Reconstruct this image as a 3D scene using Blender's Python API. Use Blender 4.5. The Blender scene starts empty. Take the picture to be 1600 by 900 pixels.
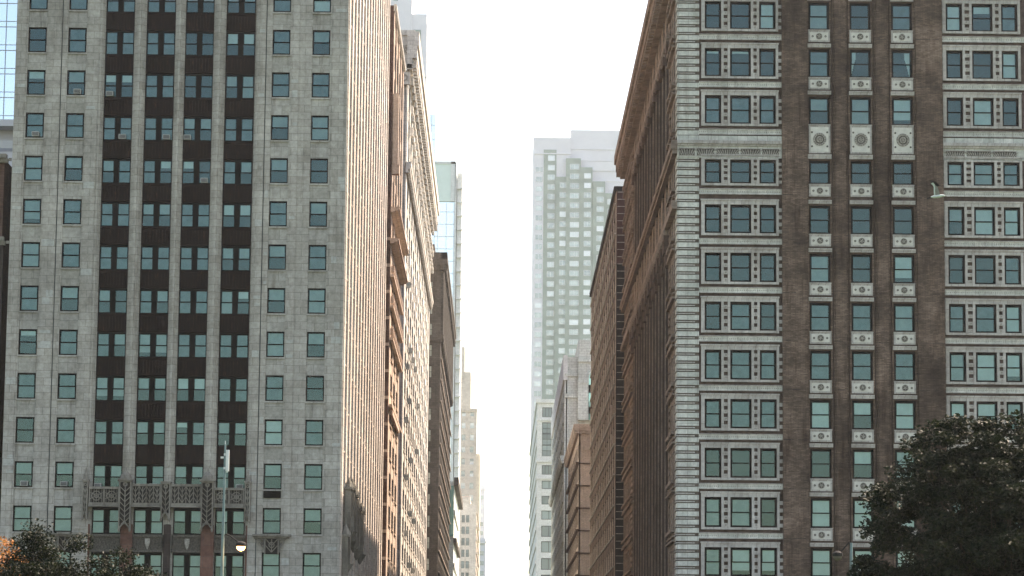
import bpy, math, random
import numpy as np
from mathutils import Vector, Matrix
R = math.radians
random.seed(7)
S = bpy.context.scene
col = S.collection
# ------------------------------------------------------------------ camera
CZ = 1.7
FPX = 4600.0
def _d(px, py): return Vector((px-800, -(py-450), -FPX))
Yc = _d(776, 1090).normalized()
Zc = _d(1113, -32600); Zc = (Zc - Yc*Zc.dot(Yc)).normalized()
Xc = Yc.cross(Zc)
CM = Matrix((Xc, Yc, Zc))           # world = CM @ camera vector
cd = bpy.data.cameras.new('camera'); cam = bpy.data.objects.new('camera', cd); col.objects.link(cam)
cd.sensor_width = 36; cd.lens = FPX/1600*36; cd.clip_start = 0.5; cd.clip_end = 6000
cam.matrix_world = Matrix.Translation((0, 0, CZ)) @ CM.to_4x4()
S.camera = cam
# ------------------------------------------------------------------ light
SUN_AZ, SUN_EL = 45.0, 52.0         # degrees right of the street axis, above the horizon
w = bpy.data.worlds.new('World'); S.world = w; w.use_nodes = True
nt = w.node_tree; nt.nodes.clear()
sky = nt.nodes.new('ShaderNodeTexSky'); sky.sky_type = 'NISHITA'; sky.sun_disc = False
sky.sun_elevation = R(SUN_EL); sky.sun_rotation = R(SUN_AZ)
sky.air_density = 1.0; sky.dust_density = 1.5; sky.ozone_density = 1.0
bg = nt.nodes.new('ShaderNodeBackground'); bg.inputs[1].default_value = 0.15
wo = nt.nodes.new('ShaderNodeOutputWorld')
nt.links.new(sky.outputs[0], bg.inputs[0]); nt.links.new(bg.outputs[0], wo.inputs[0])
sd = bpy.data.lights.new('sun', 'SUN'); sd.energy = 5.0; sd.angle = R(0.6); sd.color = (1.0, 0.93, 0.88)
so = bpy.data.objects.new('sun', sd); col.objects.link(so)
sv = Vector((math.sin(R(SUN_AZ))*math.cos(R(SUN_EL)), math.cos(R(SUN_AZ))*math.cos(R(SUN_EL)), math.sin(R(SUN_EL))))
so.rotation_euler = sv.to_track_quat('Z', 'Y').to_euler()
S.view_settings.view_transform = 'Standard'; S.view_settings.look = 'None'
S.view_settings.exposure = 1.55; S.view_settings.gamma = 1.0
S.view_settings.use_white_balance = True; S.view_settings.white_balance_temperature = 8000; S.view_settings.white_balance_tint = 13   # balanced for the shade
S.render.engine = 'CYCLES'
cy = S.cycles
cy.use_denoising = True; cy.max_bounces = 6; cy.diffuse_bounces = 2; cy.glossy_bounces = 3
cy.transparent_max_bounces = 12; cy.volume_bounces = 1; cy.caustics_reflective = False; cy.caustics_refractive = False
HAZE = 0.00005
# ------------------------------------------------------------------ materials
def NT(name):
    m = bpy.data.materials.new(name); m.use_nodes = True
    t = m.node_tree; t.nodes.clear()
    o = t.nodes.new('ShaderNodeOutputMaterial'); b = t.nodes.new('ShaderNodeBsdfPrincipled')
    t.links.new(b.outputs[0], o.inputs[0])
    return m, t, b, o
def N(t, ty, **kw):
    n = t.nodes.new(ty)
    for k, v in kw.items(): setattr(n, k, v)
    return n
def wallvec(t, sx=1, sz=1):
    g = N(t, 'ShaderNodeNewGeometry'); s = N(t, 'ShaderNodeSeparateXYZ'); t.links.new(g.outputs['Position'], s.inputs[0])
    a = N(t, 'ShaderNodeMath', operation='ADD'); t.links.new(s.outputs[0], a.inputs[0]); t.links.new(s.outputs[1], a.inputs[1])
    c = N(t, 'ShaderNodeCombineXYZ')
    m1 = N(t, 'ShaderNodeMath', operation='MULTIPLY'); m1.inputs[1].default_value = sx; t.links.new(a.outputs[0], m1.inputs[0])
    m2 = N(t, 'ShaderNodeMath', operation='MULTIPLY'); m2.inputs[1].default_value = sz; t.links.new(s.outputs[2], m2.inputs[0])
    t.links.new(m1.outputs[0], c.inputs[0]); t.links.new(m2.outputs[0], c.inputs[1])
    return c.outputs[0], g.outputs['Position']
def noise(t, vec, scale, detail=4, rough=.6):
    n = N(t, 'ShaderNodeTexNoise'); n.inputs['Scale'].default_value = scale; n.inputs['Detail'].default_value = detail
    n.inputs['Roughness'].default_value = rough; t.links.new(vec, n.inputs['Vector']); return n.outputs[0]
def ramp(t, fac, stops):
    r = N(t, 'ShaderNodeValToRGB'); e = r.color_ramp.elements
    while len(e) < len(stops): e.new(0.5)
    for i, (p, c) in enumerate(stops):
        e[i].position = p; e[i].color = (*c, 1) if len(c) == 3 else c
    t.links.new(fac, r.inputs[0]); return r.outputs[0]
def mult(t, a, b, fac=1.0):
    m = N(t, 'ShaderNodeMix', data_type='RGBA', blend_type='MULTIPLY'); m.inputs[0].default_value = fac
    t.links.new(a, m.inputs[6]); t.links.new(b, m.inputs[7]); return m.outputs[2]
def plain(name, c, rough=.7, spec=.3, metal=0, var=.15, vscale=1.5):
    m, t, b, o = NT(name)
    v, p = wallvec(t)
    n = noise(t, p, vscale)
    lo = tuple(x*(1-var) for x in c); hi = tuple(min(1, x*(1+var)) for x in c)
    t.links.new(ramp(t, n, [(.3, lo), (.7, hi)]), b.inputs['Base Color'])
    b.inputs['Roughness'].default_value = rough; b.inputs['Specular IOR Level'].default_value = spec; b.inputs['Metallic'].default_value = metal
    return m
def masonry(name, c1, c2, cm, bw=1.2, bh=.6, mortar=.012, stain=.35, blotch=.25, off=.5, streak=.0, bias=0.0, grime=(.35, .3, .26)):
    """blocks or bricks laid in courses, with blotches and rain streaks"""
    m, t, b, o = NT(name)
    v, p = wallvec(t)
    br = N(t, 'ShaderNodeTexBrick'); br.offset = off; br.inputs['Scale'].default_value = 1
    br.inputs['Brick Width'].default_value = bw; br.inputs['Row Height'].default_value = bh
    br.inputs['Mortar Size'].default_value = mortar; br.inputs['Mortar Smooth'].default_value = .3; br.inputs['Bias'].default_value = bias
    br.inputs['Color1'].default_value = (*c1, 1); br.inputs['Color2'].default_value = (*c2, 1); br.inputs['Mortar'].default_value = (*cm, 1)
    t.links.new(v, br.inputs['Vector'])
    c = br.outputs[0]
    big = noise(t, p, .13, 5, .65)
    c = mult(t, c, ramp(t, big, [(.32, (1-blotch,)*3), (.68, (1+blotch*.5,)*3)]))
    fine = noise(t, p, 3.0, 6, .75)
    c = mult(t, c, ramp(t, fine, [(.3, (.74,)*3), (.7, (1.18,)*3)]))
    mid = noise(t, p, .55, 5, .7)
    c = mult(t, c, ramp(t, mid, [(.33, (1-blotch*.9,)*3), (.64, (1+blotch*.35,)*3)]))
    if stain:
        v2, _ = wallvec(t, 1.3, .16)
        st = noise(t, v2, 1.0, 6, .7)
        c = mult(t, c, ramp(t, st, [(.30, grime), (.47, (1, 1, 1))]), stain)
    t.links.new(c, b.inputs['Base Color'])
    b.inputs['Roughness'].default_value = .9; b.inputs['Specular IOR Level'].default_value = .08
    bp = N(t, 'ShaderNodeBump'); bp.inputs['Strength'].default_value = .35; bp.inputs['Distance'].default_value = .02
    t.links.new(fine, bp.inputs['Height']); t.links.new(bp.outputs[0], b.inputs['Normal'])
    return m
def glassm(name, tint, refl=.28, rough=.03, back=None, even=False):
    """window glass: see-through (back=None) or with a drawn shade right behind it"""
    m, t, b, o = NT(name)
    gl = N(t, 'ShaderNodeBsdfGlossy'); gl.inputs['Roughness'].default_value = rough; gl.inputs['Color'].default_value = (*tint, 1)
    if back is None:
        tr = N(t, 'ShaderNodeBsdfTransparent'); tr.inputs[0].default_value = (.84, .92, .93, 1)
    else:
        tr = N(t, 'ShaderNodeBsdfDiffuse'); 
        oi = N(t, 'ShaderNodeObjectInfo')
        geo = N(t, 'ShaderNodeNewGeometry')
        ad = N(t, 'ShaderNodeMath', operation='ADD'); t.links.new(oi.outputs['Random'], ad.inputs[0]); t.links.new(geo.outputs['Random Per Island'], ad.inputs[1])
        fr = N(t, 'ShaderNodeMath', operation='FRACT'); t.links.new(ad.outputs[0], fr.inputs[0])
        t.links.new(ramp(t, fr.outputs[0], [(0, tuple(x*.55 for x in back)), (.6, back), (1, tuple(min(.8, x*1.9) for x in back))]), tr.inputs[0])
    fz = N(t, 'ShaderNodeFresnel'); fz.inputs[0].default_value = 1.5
    ad2 = N(t, 'ShaderNodeMath', operation='ADD'); ad2.use_clamp = True; ad2.inputs[1].default_value = refl
    if even: ad2.inputs[0].default_value = 0.0      # constant reflection: glare left out to imitate dark buildings mirrored opposite
    else: t.links.new(fz.outputs[0], ad2.inputs[0])
    mx = N(t, 'ShaderNodeMixShader'); t.links.new(ad2.outputs[0], mx.inputs[0]); t.links.new(tr.outputs[0], mx.inputs[1]); t.links.new(gl.outputs[0], mx.inputs[2])
    v, p = wallvec(t)
    n = noise(t, p, .9, 2, .5); bp = N(t, 'ShaderNodeBump'); bp.inputs['Strength'].default_value = .12; bp.inputs['Distance'].default_value = .02
    t.links.new(n, bp.inputs['Height']); t.links.new(bp.outputs[0], gl.inputs['Normal'])
    t.nodes.remove(b); t.links.new(mx.outputs[0], o.inputs[0])
    return m
M = {}
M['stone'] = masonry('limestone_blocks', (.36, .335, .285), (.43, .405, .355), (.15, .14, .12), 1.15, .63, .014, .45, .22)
M['stone_sp'] = masonry('limestone_spandrel', (.33, .315, .27), (.41, .39, .345), (.16, .15, .13), 2.1, .9, .014, .7, .22)
M['stone_orn'] = masonry('carved_limestone', (.22, .20, .165), (.27, .25, .21), (.14, .13, .11), 2.5, 2.5, .01, .9, .35)
M['rust'] = None
def rustmat():
    m, t, b, o = NT('painted_iron_spandrel')
    v, p = wallvec(t, 6, .5)
    n = noise(t, v, 1.2, 5, .75)
    t.links.new(ramp(t, n, [(.45, (.006, .004, .004)), (.60, (.014, .008, .006)), (.72, (.085, .036, .020))]), b.inputs['Base Color'])
    b.inputs['Roughness'].default_value = .8; b.inputs['Specular IOR Level'].default_value = .06
    return m
M['rust'] = rustmat()
M['frame'] = plain('dark_window_frame', (.003, .004, .004), .85, .02)
M['room'] = plain('dim_room', (.03, .04, .04), .9, .1)  # near-black colour stands in for the shade inside rooms
M['granite_red'] = masonry('red_granite', (.13, .065, .048), (.17, .09, .068), (.10, .07, .06), 3.0, .95, .02, .6, .4)
M['granite_dark'] = masonry('dark_granite', (.04, .033, .03), (.055, .042, .037), (.09, .07, .06), 3.0, .95, .02, .4, .4)
M['terra'] = masonry('glazed_terracotta', (.50, .51, .45), (.64, .63, .56), (.16, .13, .11), .85, 5.0, .012, .5, .2, 0.0)
M['terra_warm'] = masonry('terracotta_trim', (.42, .39, .345), (.50, .47, .425), (.17, .14, .12), .6, 5.0, .012, .45, .22, 0.0)
M['core_brown'] = plain('brown_joint', (.15, .125, .105), .9, .05, 0, .3, 2)  # darker brown between the pale corner courses
M['terra_recess'] = plain('recessed_brown_tile', (.085, .06, .05), .9, .05, 0, .4, 2)
M['brick_brown'] = masonry('brown_roman_brick', (.125, .083, .060), (.225, .158, .118), (.075, .055, .044), .42, .105, .014, 1.0, .6, grime=(.42, .36, .33))
M['brick_street'] = masonry('brown_pier_brick', (.05, .034, .026), (.08, .054, .042), (.06, .045, .04), .32, .085, .012, .5, .3)
M['medal_dark'] = plain('weathered_relief', (.10, .09, .075), .9, .1, 0, .5, 8)
M['relief'] = plain('relief_terracotta', (.30, .28, .24), .9, .1, 0, .4, 6)
M['recess_shade'] = plain('shaded_recess', (.035, .032, .028), .95, .03, 0, .4, 6)  # very dark colour painting the shade deep inside the carved stone
M['panel'] = plain('cream_panel', (.55, .53, .46), .7, .3, 0, .12, 2)
M['glass'] = glassm('window_glass', (.44, .67, .67), .01)
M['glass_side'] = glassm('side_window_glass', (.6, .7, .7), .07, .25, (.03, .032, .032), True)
M['glass_far'] = glassm('far_window_glass', (.75, .85, .85), .12, .2, (.13, .16, .155), True)
M['glass_pale'] = glassm('pale_window_glass', (.85, .95, .93), .10, .06, (.42, .48, .45))
M['curtainwall'] = glassm('curtain_wall_glass', (.80, .92, 1.0), .55, .05, (.42, .50, .52))
M['shade_w'] = plain('white_roller_shade', (.80, .82, .76), .9, .1, 0, .08)
M['shade_g'] = plain('grey_roller_shade', (.42, .45, .43), .9, .1, 0, .12)
M['shade_d'] = plain('dark_mesh_shade', (.19, .23, .235), .9, .1, 0, .2)
M['ac'] = plain('air_conditioner_metal', (.36, .36, .33), .6, .3, 0, .2)
M['ac_dark'] = plain('air_conditioner_grille', (.03, .03, .03), .7, .2)
M['sunlit_stone'] = masonry('sunlit_corner_stone', (.64, .56, .48), (.74, .66, .58), (.30, .2, .15), 1.15, .63, .014, .4, .2)  # paler limestone copy: sunlight on the street side put into its colour
M['bronze_sp'] = masonry('brown_street_spandrel', (.15, .09, .062), (.21, .13, .09), (.12, .08, .06), 1.2, .6, .012, .5, .3)
M['street_trim'] = masonry('brown_street_terracotta', (.27, .205, .16), (.33, .26, .21), (.16, .12, .1), .6, .35, .014, .6, .3)
M['orange_brick'] = masonry('orange_buff_brick', (.54, .42, .33), (.62, .50, .41), (.3, .2, .15), .4, .12, .012, .4, .2)
M['dark_brick'] = masonry('dark_red_brick', (.10, .055, .042), (.15, .085, .066), (.09, .06, .05), .4, .12, .012, .4, .3)
M['white_terra'] = masonry('white_terracotta_wall', (.60, .56, .50), (.72, .68, .61), (.3, .26, .22), 1.0, .6, .014, .5, .2)
M['grey_brown'] = masonry('dark_brown_stone', (.11, .095, .08), (.15, .13, .11), (.06, .05, .04), .8, .35, .014, .5, .3)  # own dark brown, with the shade over this building painted in
M['tan'] = masonry('tan_terracotta', (.42, .34, .28), (.50, .42, .35), (.2, .15, .12), .6, .3, .012, .5, .25)
M['tan_dark'] = masonry('brown_spandrel_tile', (.10, .066, .05), (.14, .095, .073), (.08, .06, .05), .6, .3, .012, .5, .3)
M['black_tile'] = plain('black_glazed_panel', (.012, .010, .010), .5, .12, 0, .4, .3)
M['maroon_tile'] = plain('maroon_glazed_panel', (.06, .028, .024), .5, .12, 0, .4, .3)
M['white_line'] = plain('white_joint_strip', (.42, .40, .36), .7, .2, 0, .5, 2)
M['salmon'] = masonry('salmon_brick', (.64, .54, .47), (.72, .62, .55), (.27, .2, .17), .6, .2, .012, .3, .15)  # brightened so its colour also carries the haze over it
M['salmon_band'] = plain('brown_stone_band', (.10, .07, .055), .8, .2)
M['greenstone'] = masonry('grey_green_stone', (.68, .72, .66), (.76, .79, .74), (.22, .23, .2), 1.0, .5, .014, .4, .2)  # paleness is partly painted haze over a shaded front
M['whitestone'] = masonry('white_stone', (.74, .75, .72), (.80, .80, .78), (.45, .45, .42), 1.2, .6, .012, .2, .12)
M['whitestone_dull'] = masonry('newer_limestone', (.40, .40, .36), (.46, .46, .42), (.3, .3, .27), 1.2, .6, .012, .4, .12)
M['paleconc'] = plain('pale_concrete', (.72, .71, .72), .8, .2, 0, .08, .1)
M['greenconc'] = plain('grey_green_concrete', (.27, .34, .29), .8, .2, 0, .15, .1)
M['lilac'] = plain('pale_grey_cladding', (.70, .69, .71), .6, .3, 0, .06, .1)  # pale colour partly stands in for distance haze on the towers
M['teal'] = glassm('teal_glass', (.6, .9, .85), .3, .05, (.12, .30, .26))
M['palegreen'] = plain('pale_green_screen', (.70, .80, .74), .6, .3, 0, .1, .1)
M['tantower'] = masonry('buff_tower_stone', (.66, .61, .52), (.74, .69, .60), (.35, .3, .25), 1.5, .8, .014, .3, .15)  # lightened to put far haze into the stone colour
M['tealpole'] = plain('green_painted_steel', (.13, .19, .19), .5, .4, 0, .25, 3)
M['white_metal'] = plain('white_enamelled_metal', (.6, .6, .58), .4, .4, 0, .05)
M['dark_metal'] = plain('dark_painted_steel', (.02, .018, .017), .8, .15, 0, .2)
M['asphalt'] = plain('asphalt', (.05, .05, .052), .9, .2, 0, .25, 2)
M['concrete'] = plain('concrete_pavement', (.30, .29, .27), .9, .2, 0, .15, 1)
M['grass'] = plain('park_lawn', (.05, .075, .03), .95, .1, 0, .4, 1)
M['paint'] = plain('white_road_paint', (.7, .7, .68), .7, .2)
M['bark'] = plain('bark', (.05, .04, .03), .95, .1, 0, .4, 5)
def leafmat(name, a, bcol, c):
    m, t, b, o = NT(name)
    g = N(t, 'ShaderNodeNewGeometry')
    r = ramp(t, g.outputs['Random Per Island'], [(0, a), (.7, bcol), (1, c)])
    t.links.new(r, b.inputs['Base Color']); b.inputs['Roughness'].default_value = .6; b.inputs['Specular IOR Level'].default_value = .15
    tl = N(t, 'ShaderNodeBsdfTranslucent'); t.links.new(r, tl.inputs[0])
    mx = N(t, 'ShaderNodeMixShader'); mx.inputs[0].default_value = .22
    t.links.new(b.outputs[0], mx.inputs[1]); t.links.new(tl.outputs[0], mx.inputs[2]); t.links.new(mx.outputs[0], o.inputs[0])
    return m
M['leaf'] = leafmat('dark_green_leaves', (.005, .009, .004), (.011, .017, .007), (.028, .032, .011))
M['leaf_or'] = leafmat('orange_leaves', (.20, .08, .025), (.45, .19, .05), (.60, .30, .10))
M['gull_w'] = plain('white_feathers', (.50, .55, .52), .8, .1, 0, .1, 20)
M['gull_d'] = plain('dark_wing_feathers', (.035, .03, .03), .8, .1, 0, .3, 20)
M['gull_g'] = plain('grey_wing_feathers', (.20, .20, .18), .8, .1, 0, .2, 20)
M['gull_b'] = plain('dark_bill', (.05, .03, .02), .5, .3)
def emis(name, c, s):
    m, t, b, o = NT(name)
    b.inputs['Base Color'].default_value = (*c, 1); b.inputs['Emission Color'].default_value = (*c, 1); b.inputs['Emission Strength'].default_value = s
    return m
M['lamp_on'] = emis('warm_lit_lens', (1, .52, .20), 5.0)
M['lamp_off'] = plain('frosted_lens', (.10, .085, .07), .7, .2)
# ------------------------------------------------------------------ mesh helpers
class MB:
    def __init__(s): s.v = []; s.f = []; s.m = []; s.mi = 0; s.cut = []
    def new(s): s.cut.append((len(s.v), len(s.f)))
    def each(s, name, mats, root=None, label=None):
        """one object per piece: cut at every new(), else every separate block"""
        if not s.cut:
            n = 0; fi = 0
            while n < len(s.v):      # blocks only: 8 vertices, 6 faces
                s.cut.append((n, fi)); n += 8; fi += 6
        cuts = sorted(set(s.cut))+[(len(s.v), len(s.f))]; out = []
        for (v0, f0), (v1, f1) in zip(cuts, cuts[1:]):
            if v1 <= v0: continue
            q = MB(); vs = np.array(s.v[v0:v1]); c = (vs.min(0)+vs.max(0))/2; c[2] = vs[:, 2].min()
            q.v = [tuple(x) for x in vs-c]; q.f = [tuple(i-v0 for i in f) for f in s.f[f0:f1]]; q.m = s.m[f0:f1]
            o = bpy.data.objects.new(name, q.mesh(name, mats)); col.objects.link(o)
            if root is not None: o.parent = root; o.location = Vector(c)-root.location
            else: o.location = Vector(c)
            out.append(o)
        return out
    def box(s, x0, x1, y0, y1, z0, z1, mi=None):
        if x0 > x1: x0, x1 = x1, x0
        if y0 > y1: y0, y1 = y1, y0
        if z1 - z0 < 1e-5 or x1 - x0 < 1e-5 or y1 - y0 < 1e-5: return
        n = len(s.v)
        s.v += [(x0, y0, z0), (x1, y0, z0), (x1, y1, z0), (x0, y1, z0), (x0, y0, z1), (x1, y0, z1), (x1, y1, z1), (x0, y1, z1)]
        s.f += [(n, n+3, n+2, n+1), (n+4, n+5, n+6, n+7), (n, n+1, n+5, n+4), (n+1, n+2, n+6, n+5), (n+2, n+3, n+7, n+6), (n+3, n, n+4, n+7)]
        s.m += [s.mi if mi is None else mi]*6
    def tube(s, pts, rad, seg=8, mi=None):
        pts = [Vector(p) for p in pts]
        if not hasattr(rad, '__len__'): rad = [rad]*len(pts)
        base = len(s.v)
        for i, p in enumerate(pts):
            d = (pts[min(i+1, len(pts)-1)] - pts[max(i-1, 0)]).normalized()
            a = d.orthogonal().normalized() if i == 0 else (pa - d*pa.dot(d)).normalized()
            pa = a; b = d.cross(a)
            for k in range(seg):
                t = 2*math.pi*k/seg
                s.v.append(tuple(p + (a*math.cos(t) + b*math.sin(t))*rad[i]))
        for i in range(len(pts)-1):
            for k in range(seg):
                k2 = (k+1) % seg
                s.f.append((base+i*seg+k, base+i*seg+k2, base+(i+1)*seg+k2, base+(i+1)*seg+k)); s.m.append(s.mi if mi is None else mi)
        s.f.append(tuple(base+k for k in range(seg))[::-1]); s.m.append(s.mi if mi is None else mi)
        s.f.append(tuple(base+(len(pts)-1)*seg+k for k in range(seg))); s.m.append(s.mi if mi is None else mi)
    def disc(s, cx, y0, y1, cz, r, seg=16, mi=None, r0=0.0):
        """a disc or ring standing in the XZ plane, front at y0"""
        n = len(s.v); mi = s.mi if mi is None else mi
        for k in range(seg):
            a = 2*math.pi*k/seg
            for rr, yy in ((r, y0), (r, y1), (r0, y0), (r0, y1)): s.v.append((cx+rr*math.cos(a), yy, cz+rr*math.sin(a)))
        for k in range(seg):
            a = n+4*k; b = n+4*((k+1) % seg)
            s.f.append((a, b, b+1, a+1)); s.m.append(mi)
            s.f.append((a, a+2, b+2, b)); s.m.append(mi)
            if r0 > 0: s.f.append((a+2, a+3, b+3, b+2)); s.m.append(mi)
    def bar(s, x0, z0, x1, z1, y0, y1, w, mi=None):
        """a straight bar in the XZ plane"""
        d = Vector((x1-x0, z1-z0)); 
        if d.length < 1e-6: return
        d.normalize(); px, pz = -d.y*w/2, d.x*w/2
        n = len(s.v)
        q = [(x0+px, z0+pz), (x0-px, z0-pz), (x1-px, z1-pz), (x1+px, z1+pz)]
        for yy in (y0, y1):
            for a, b in q: s.v.append((a, yy, b))
        s.f += [(n, n+1, n+2, n+3), (n+7, n+6, n+5, n+4), (n, n+4, n+5, n+1), (n+1, n+5, n+6, n+2), (n+2, n+6, n+7, n+3), (n+3, n+7, n+4, n)]
        s.m += [s.mi if mi is None else mi]*6
    def mesh(s, name, mats):
        me = bpy.data.meshes.new(name); me.from_pydata(s.v, [], s.f)
        for m in (mats if isinstance(mats, (list, tuple)) else [mats]): me.materials.append(m)
        if any(s.m): me.polygons.foreach_set('material_index', s.m)
        me.update(); return me
    def put(s, name, mats, root=None, label=None):
        if not s.v: return None
        me = s.mesh(name, mats); o = bpy.data.objects.new(name, me); col.objects.link(o)
        if root is not None: o.parent = root; o.location = -root.location
        if label: o['label'] = label
        return o
def empty(name, label, cat, loc, group=None):
    o = bpy.data.objects.new(name, None); col.objects.link(o); o.location = loc; o.empty_display_size = 1
    o['label'] = label; o['category'] = cat
    if group: o['group'] = group
    return o
def tag(o, label, cat, group=None):
    o['label'] = label; o['category'] = cat
    if group: o['group'] = group
    return o
def struct(o): o['kind'] = 'structure'; return o
def inst(name, me, parent, loc, rz=0, world=True):
    o = bpy.data.objects.new(name, me); col.objects.link(o); o.parent = parent
    o.location = Vector(loc) - parent.location if world else loc
    o.rotation_euler = (0, 0, rz); return o
CT = CM.transposed()
def proj(p):
    c = CT @ (Vector(p) - Vector((0, 0, CZ)))
    if c.z > -1: return (-1e4, -1e4)
    return (800 - c.x/c.z*FPX, 450 + c.y/c.z*FPX)
def inframe(p, mx=20):
    a, b = proj(p); return -mx < a < 1600+mx and -mx < b < 900+mx

class Face:
    """a wall plane: 'y-' faces the park, 'x+' / 'x-' face the street"""
    def __init__(s, kind, plane): s.k = kind; s.p = plane; s.rz = {'y-': 0, 'x+': math.pi/2, 'x-': -math.pi/2}[kind]
    def box(s, mb, u0, u1, n0, n1, z0, z1, mi=None):
        if s.k == 'y-': mb.box(u0, u1, s.p-n0, s.p-n1, z0, z1, mi)
        elif s.k == 'x+': mb.box(s.p+n0, s.p+n1, u0, u1, z0, z1, mi)
        else: mb.box(s.p-n0, s.p-n1, u0, u1, z0, z1, mi)
    def pt(s, u, n, z):
        return {'y-': (u, s.p-n, z), 'x+': (s.p+n, u, z), 'x-': (s.p-n, u, z)}[s.k]
_wm = {}
def win_mesh(wd, h, frame, glass, fw=.07, rail=True, mull=0, depth=.12, sill=None):
    key = (round(wd, 2), round(h, 2), frame.name, glass.name, fw, rail, mull, sill[0] if sill else 0, sill[2].name if sill else 0)
    if key in _wm: return _wm[key]
    b = MB(); a = wd/2
    b.box(-a, -a+fw, 0, depth, 0, h); b.box(a-fw, a, 0, depth, 0, h)
    b.box(-a+fw, a-fw, 0, depth, 0, fw); b.box(-a+fw, a-fw, 0, depth, h-fw, h)
    if rail: b.box(-a+fw, a-fw, .01, depth, h/2-fw*.4, h/2+fw*.4)
    for i in range(mull):
        x = -a + wd*(i+1)/(mull+1); b.box(x-fw*.4, x+fw*.4, -.01, depth-.01, fw, h-fw)
    for zz in ((fw, h/2-fw*.4), (h/2+fw*.4, h-fw)) if rail else ((fw, h-fw),):
        b.box(-a+fw, a-fw, depth*.55, depth*.56, zz[0], zz[1], 1)
    if sill: b.box(-a+.01, a-.01, -sill[0], -sill[1], -.14, -.02, 2)
    _wm[key] = b.mesh('window', [frame, glass]+([sill[2]] if sill else [])); return _wm[key]
def put_windows(root, face, specs, name='window', cap=100):
    """specs: (u, n, z, mesh). Those in the picture (nearest first, at most cap) are parts; the rest one part."""
    sp = []
    for u, n, z, me in specs:
        p = face.pt(u, n, z); a = proj(p)
        vis = inframe(p, 0)
        sp.append((0 if vis else 1, p[1], p, me))
    sp.sort(key=lambda q: (q[0], q[1]))
    rest = []
    for i, (nv, _, p, me) in enumerate(sp):
        if i < cap and nv == 0: inst(name, me, root, p, face.rz)
        else: rest.append((p, me))
    if rest:
        b = MB(); mats = None; c, s_ = math.cos(face.rz), math.sin(face.rz)
        for p, me in rest:
            n = len(b.v)
            for v in me.vertices: b.v.append((p[0]+c*v.co.x-s_*v.co.y, p[1]+s_*v.co.x+c*v.co.y, p[2]+v.co.z))
            for f in me.polygons: b.f.append(tuple(n+k for k in f.vertices)); b.m.append(f.material_index)
            mats = list(me.materials)
        o = b.put('window_rows', mats, root); o['kind'] = 'stuff'
def grid(root, face, u0, u1, z0, z1, nb, fh, zoff, pw, pd, wh, rec, wallm, spm, frame, glass, endw=None, name='window', cap=100,
         spn=0.0, sill=None, mull=0, rail=True, split=1, fw=.07, skip=None, piername='pier_wall'):
    """bays of windows between piers. u along the wall, piers proud by pd, spandrels at spn, windows set back by rec"""
    piers = MB(); sp = MB(); sl = MB(); specs = []
    endw = pw if endw is None else endw
    pitch = (u1-u0-2*endw+pw)/nb
    edges = []
    face.box(piers, u0, u0+endw, -rec-.1, pd, z0, z1)
    for i in range(nb):
        a = u0+endw+i*pitch; b = a+pitch-pw
        edges.append((a, b))
        if i < nb-1: face.box(piers, b, b+pw, -rec-.1, pd, z0, z1)
    face.box(piers, u1-endw, u1, -rec-.1, pd, z0, z1)
    k0 = int(math.floor((z0-zoff)/fh)); k = k0
    zs = []
    while zoff+k*fh < z1:
        zb = zoff+k*fh; zt = zb+wh
        if zb >= z0+.05 and zt <= z1-.1: zs.append((zb, zt))
        k += 1
    for a, b in edges:
        prev = z0
        for zb, zt in zs:
            face.box(sp, a, b, -rec-.1, spn, prev, zb); prev = zt
            wd = (b-a)/split
            for q in range(split):
                specs.append((a+wd*(q+.5), -rec+.06, zb, win_mesh(wd, zt-zb, frame, glass, fw, rail, mull, sill=(rec+spn+sill-.06, rec+spn-.06-.001, wallm) if sill else None)))
        face.box(sp, a, b, -rec-.1, spn, prev, z1)
    if skip: specs = [s for s in specs if not skip(s)]
    piers.each(piername, wallm, root); sp.put('wall', spm, root)
    put_windows(root, face, specs, name, cap)
    return edges, zs
def cornice(root, face, u0, u1, z, h, proj_, mat, mod=1.2, name='cornice', end=0.0, modw=.45):
    b = MB()
    face.box(b, u0-end, u1+end, 0, proj_*.45, z, z+h*.3)
    face.box(b, u0-end, u1+end, 0, proj_*.85, z+h*.3, z+h*.62)
    face.box(b, u0-end, u1+end, 0, proj_, z+h*.62, z+h)
    if mod:
        n = int((u1-u0)/mod)
        for i in range(n):
            u = u0+(i+.5)*(u1-u0)/n
            face.box(b, u-mod*modw/2, u+mod*modw/2, proj_*.45, proj_*.8, z+h*.06, z+h*.3-.002)
    return b.put(name, mat, root)
# ------------------------------------------------------------------ ground and streets
b = MB(); b.box(-700, 700, -60, 2550, -.5, 0); struct(b.put('ground', M['grass']))
b = MB(); b.box(-300, 300, 214, 241, 0, .02); struct(b.put('avenue', M['asphalt']))
b = MB(); b.box(-8.2, 9.8, 241, 2200, 0, .02); struct(b.put('street', M['asphalt']))
b = MB(); b.box(-300, -8.2, 241, 250, 0, .14); b.box(-13.3, -8.2, 250, 2200, 0, .14); struct(b.put('pavement', M['concrete']))
b = MB(); b.box(9.8, 300, 241, 250, 0, .14); b.box(9.8, 15, 250, 2200, 0, .14); struct(b.put('pavement', M['concrete']))
b = MB(); b.box(-300, 300, 208, 214, 0, .14); struct(b.put('pavement', M['concrete']))
b = MB()
for i in range(120): b.box(.7, .85, 245+i*9, 249+i*9, .024, .028)
for i in range(10): b.box(-7.5+i*1.7, -6.7+i*1.7, 235, 239.5, .024, .028)
for i in range(50): b.box(-200+i*8, -197+i*8, 227, 227.15, .024, .028)
struct(b.put('road_markings', M['paint']))
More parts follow.
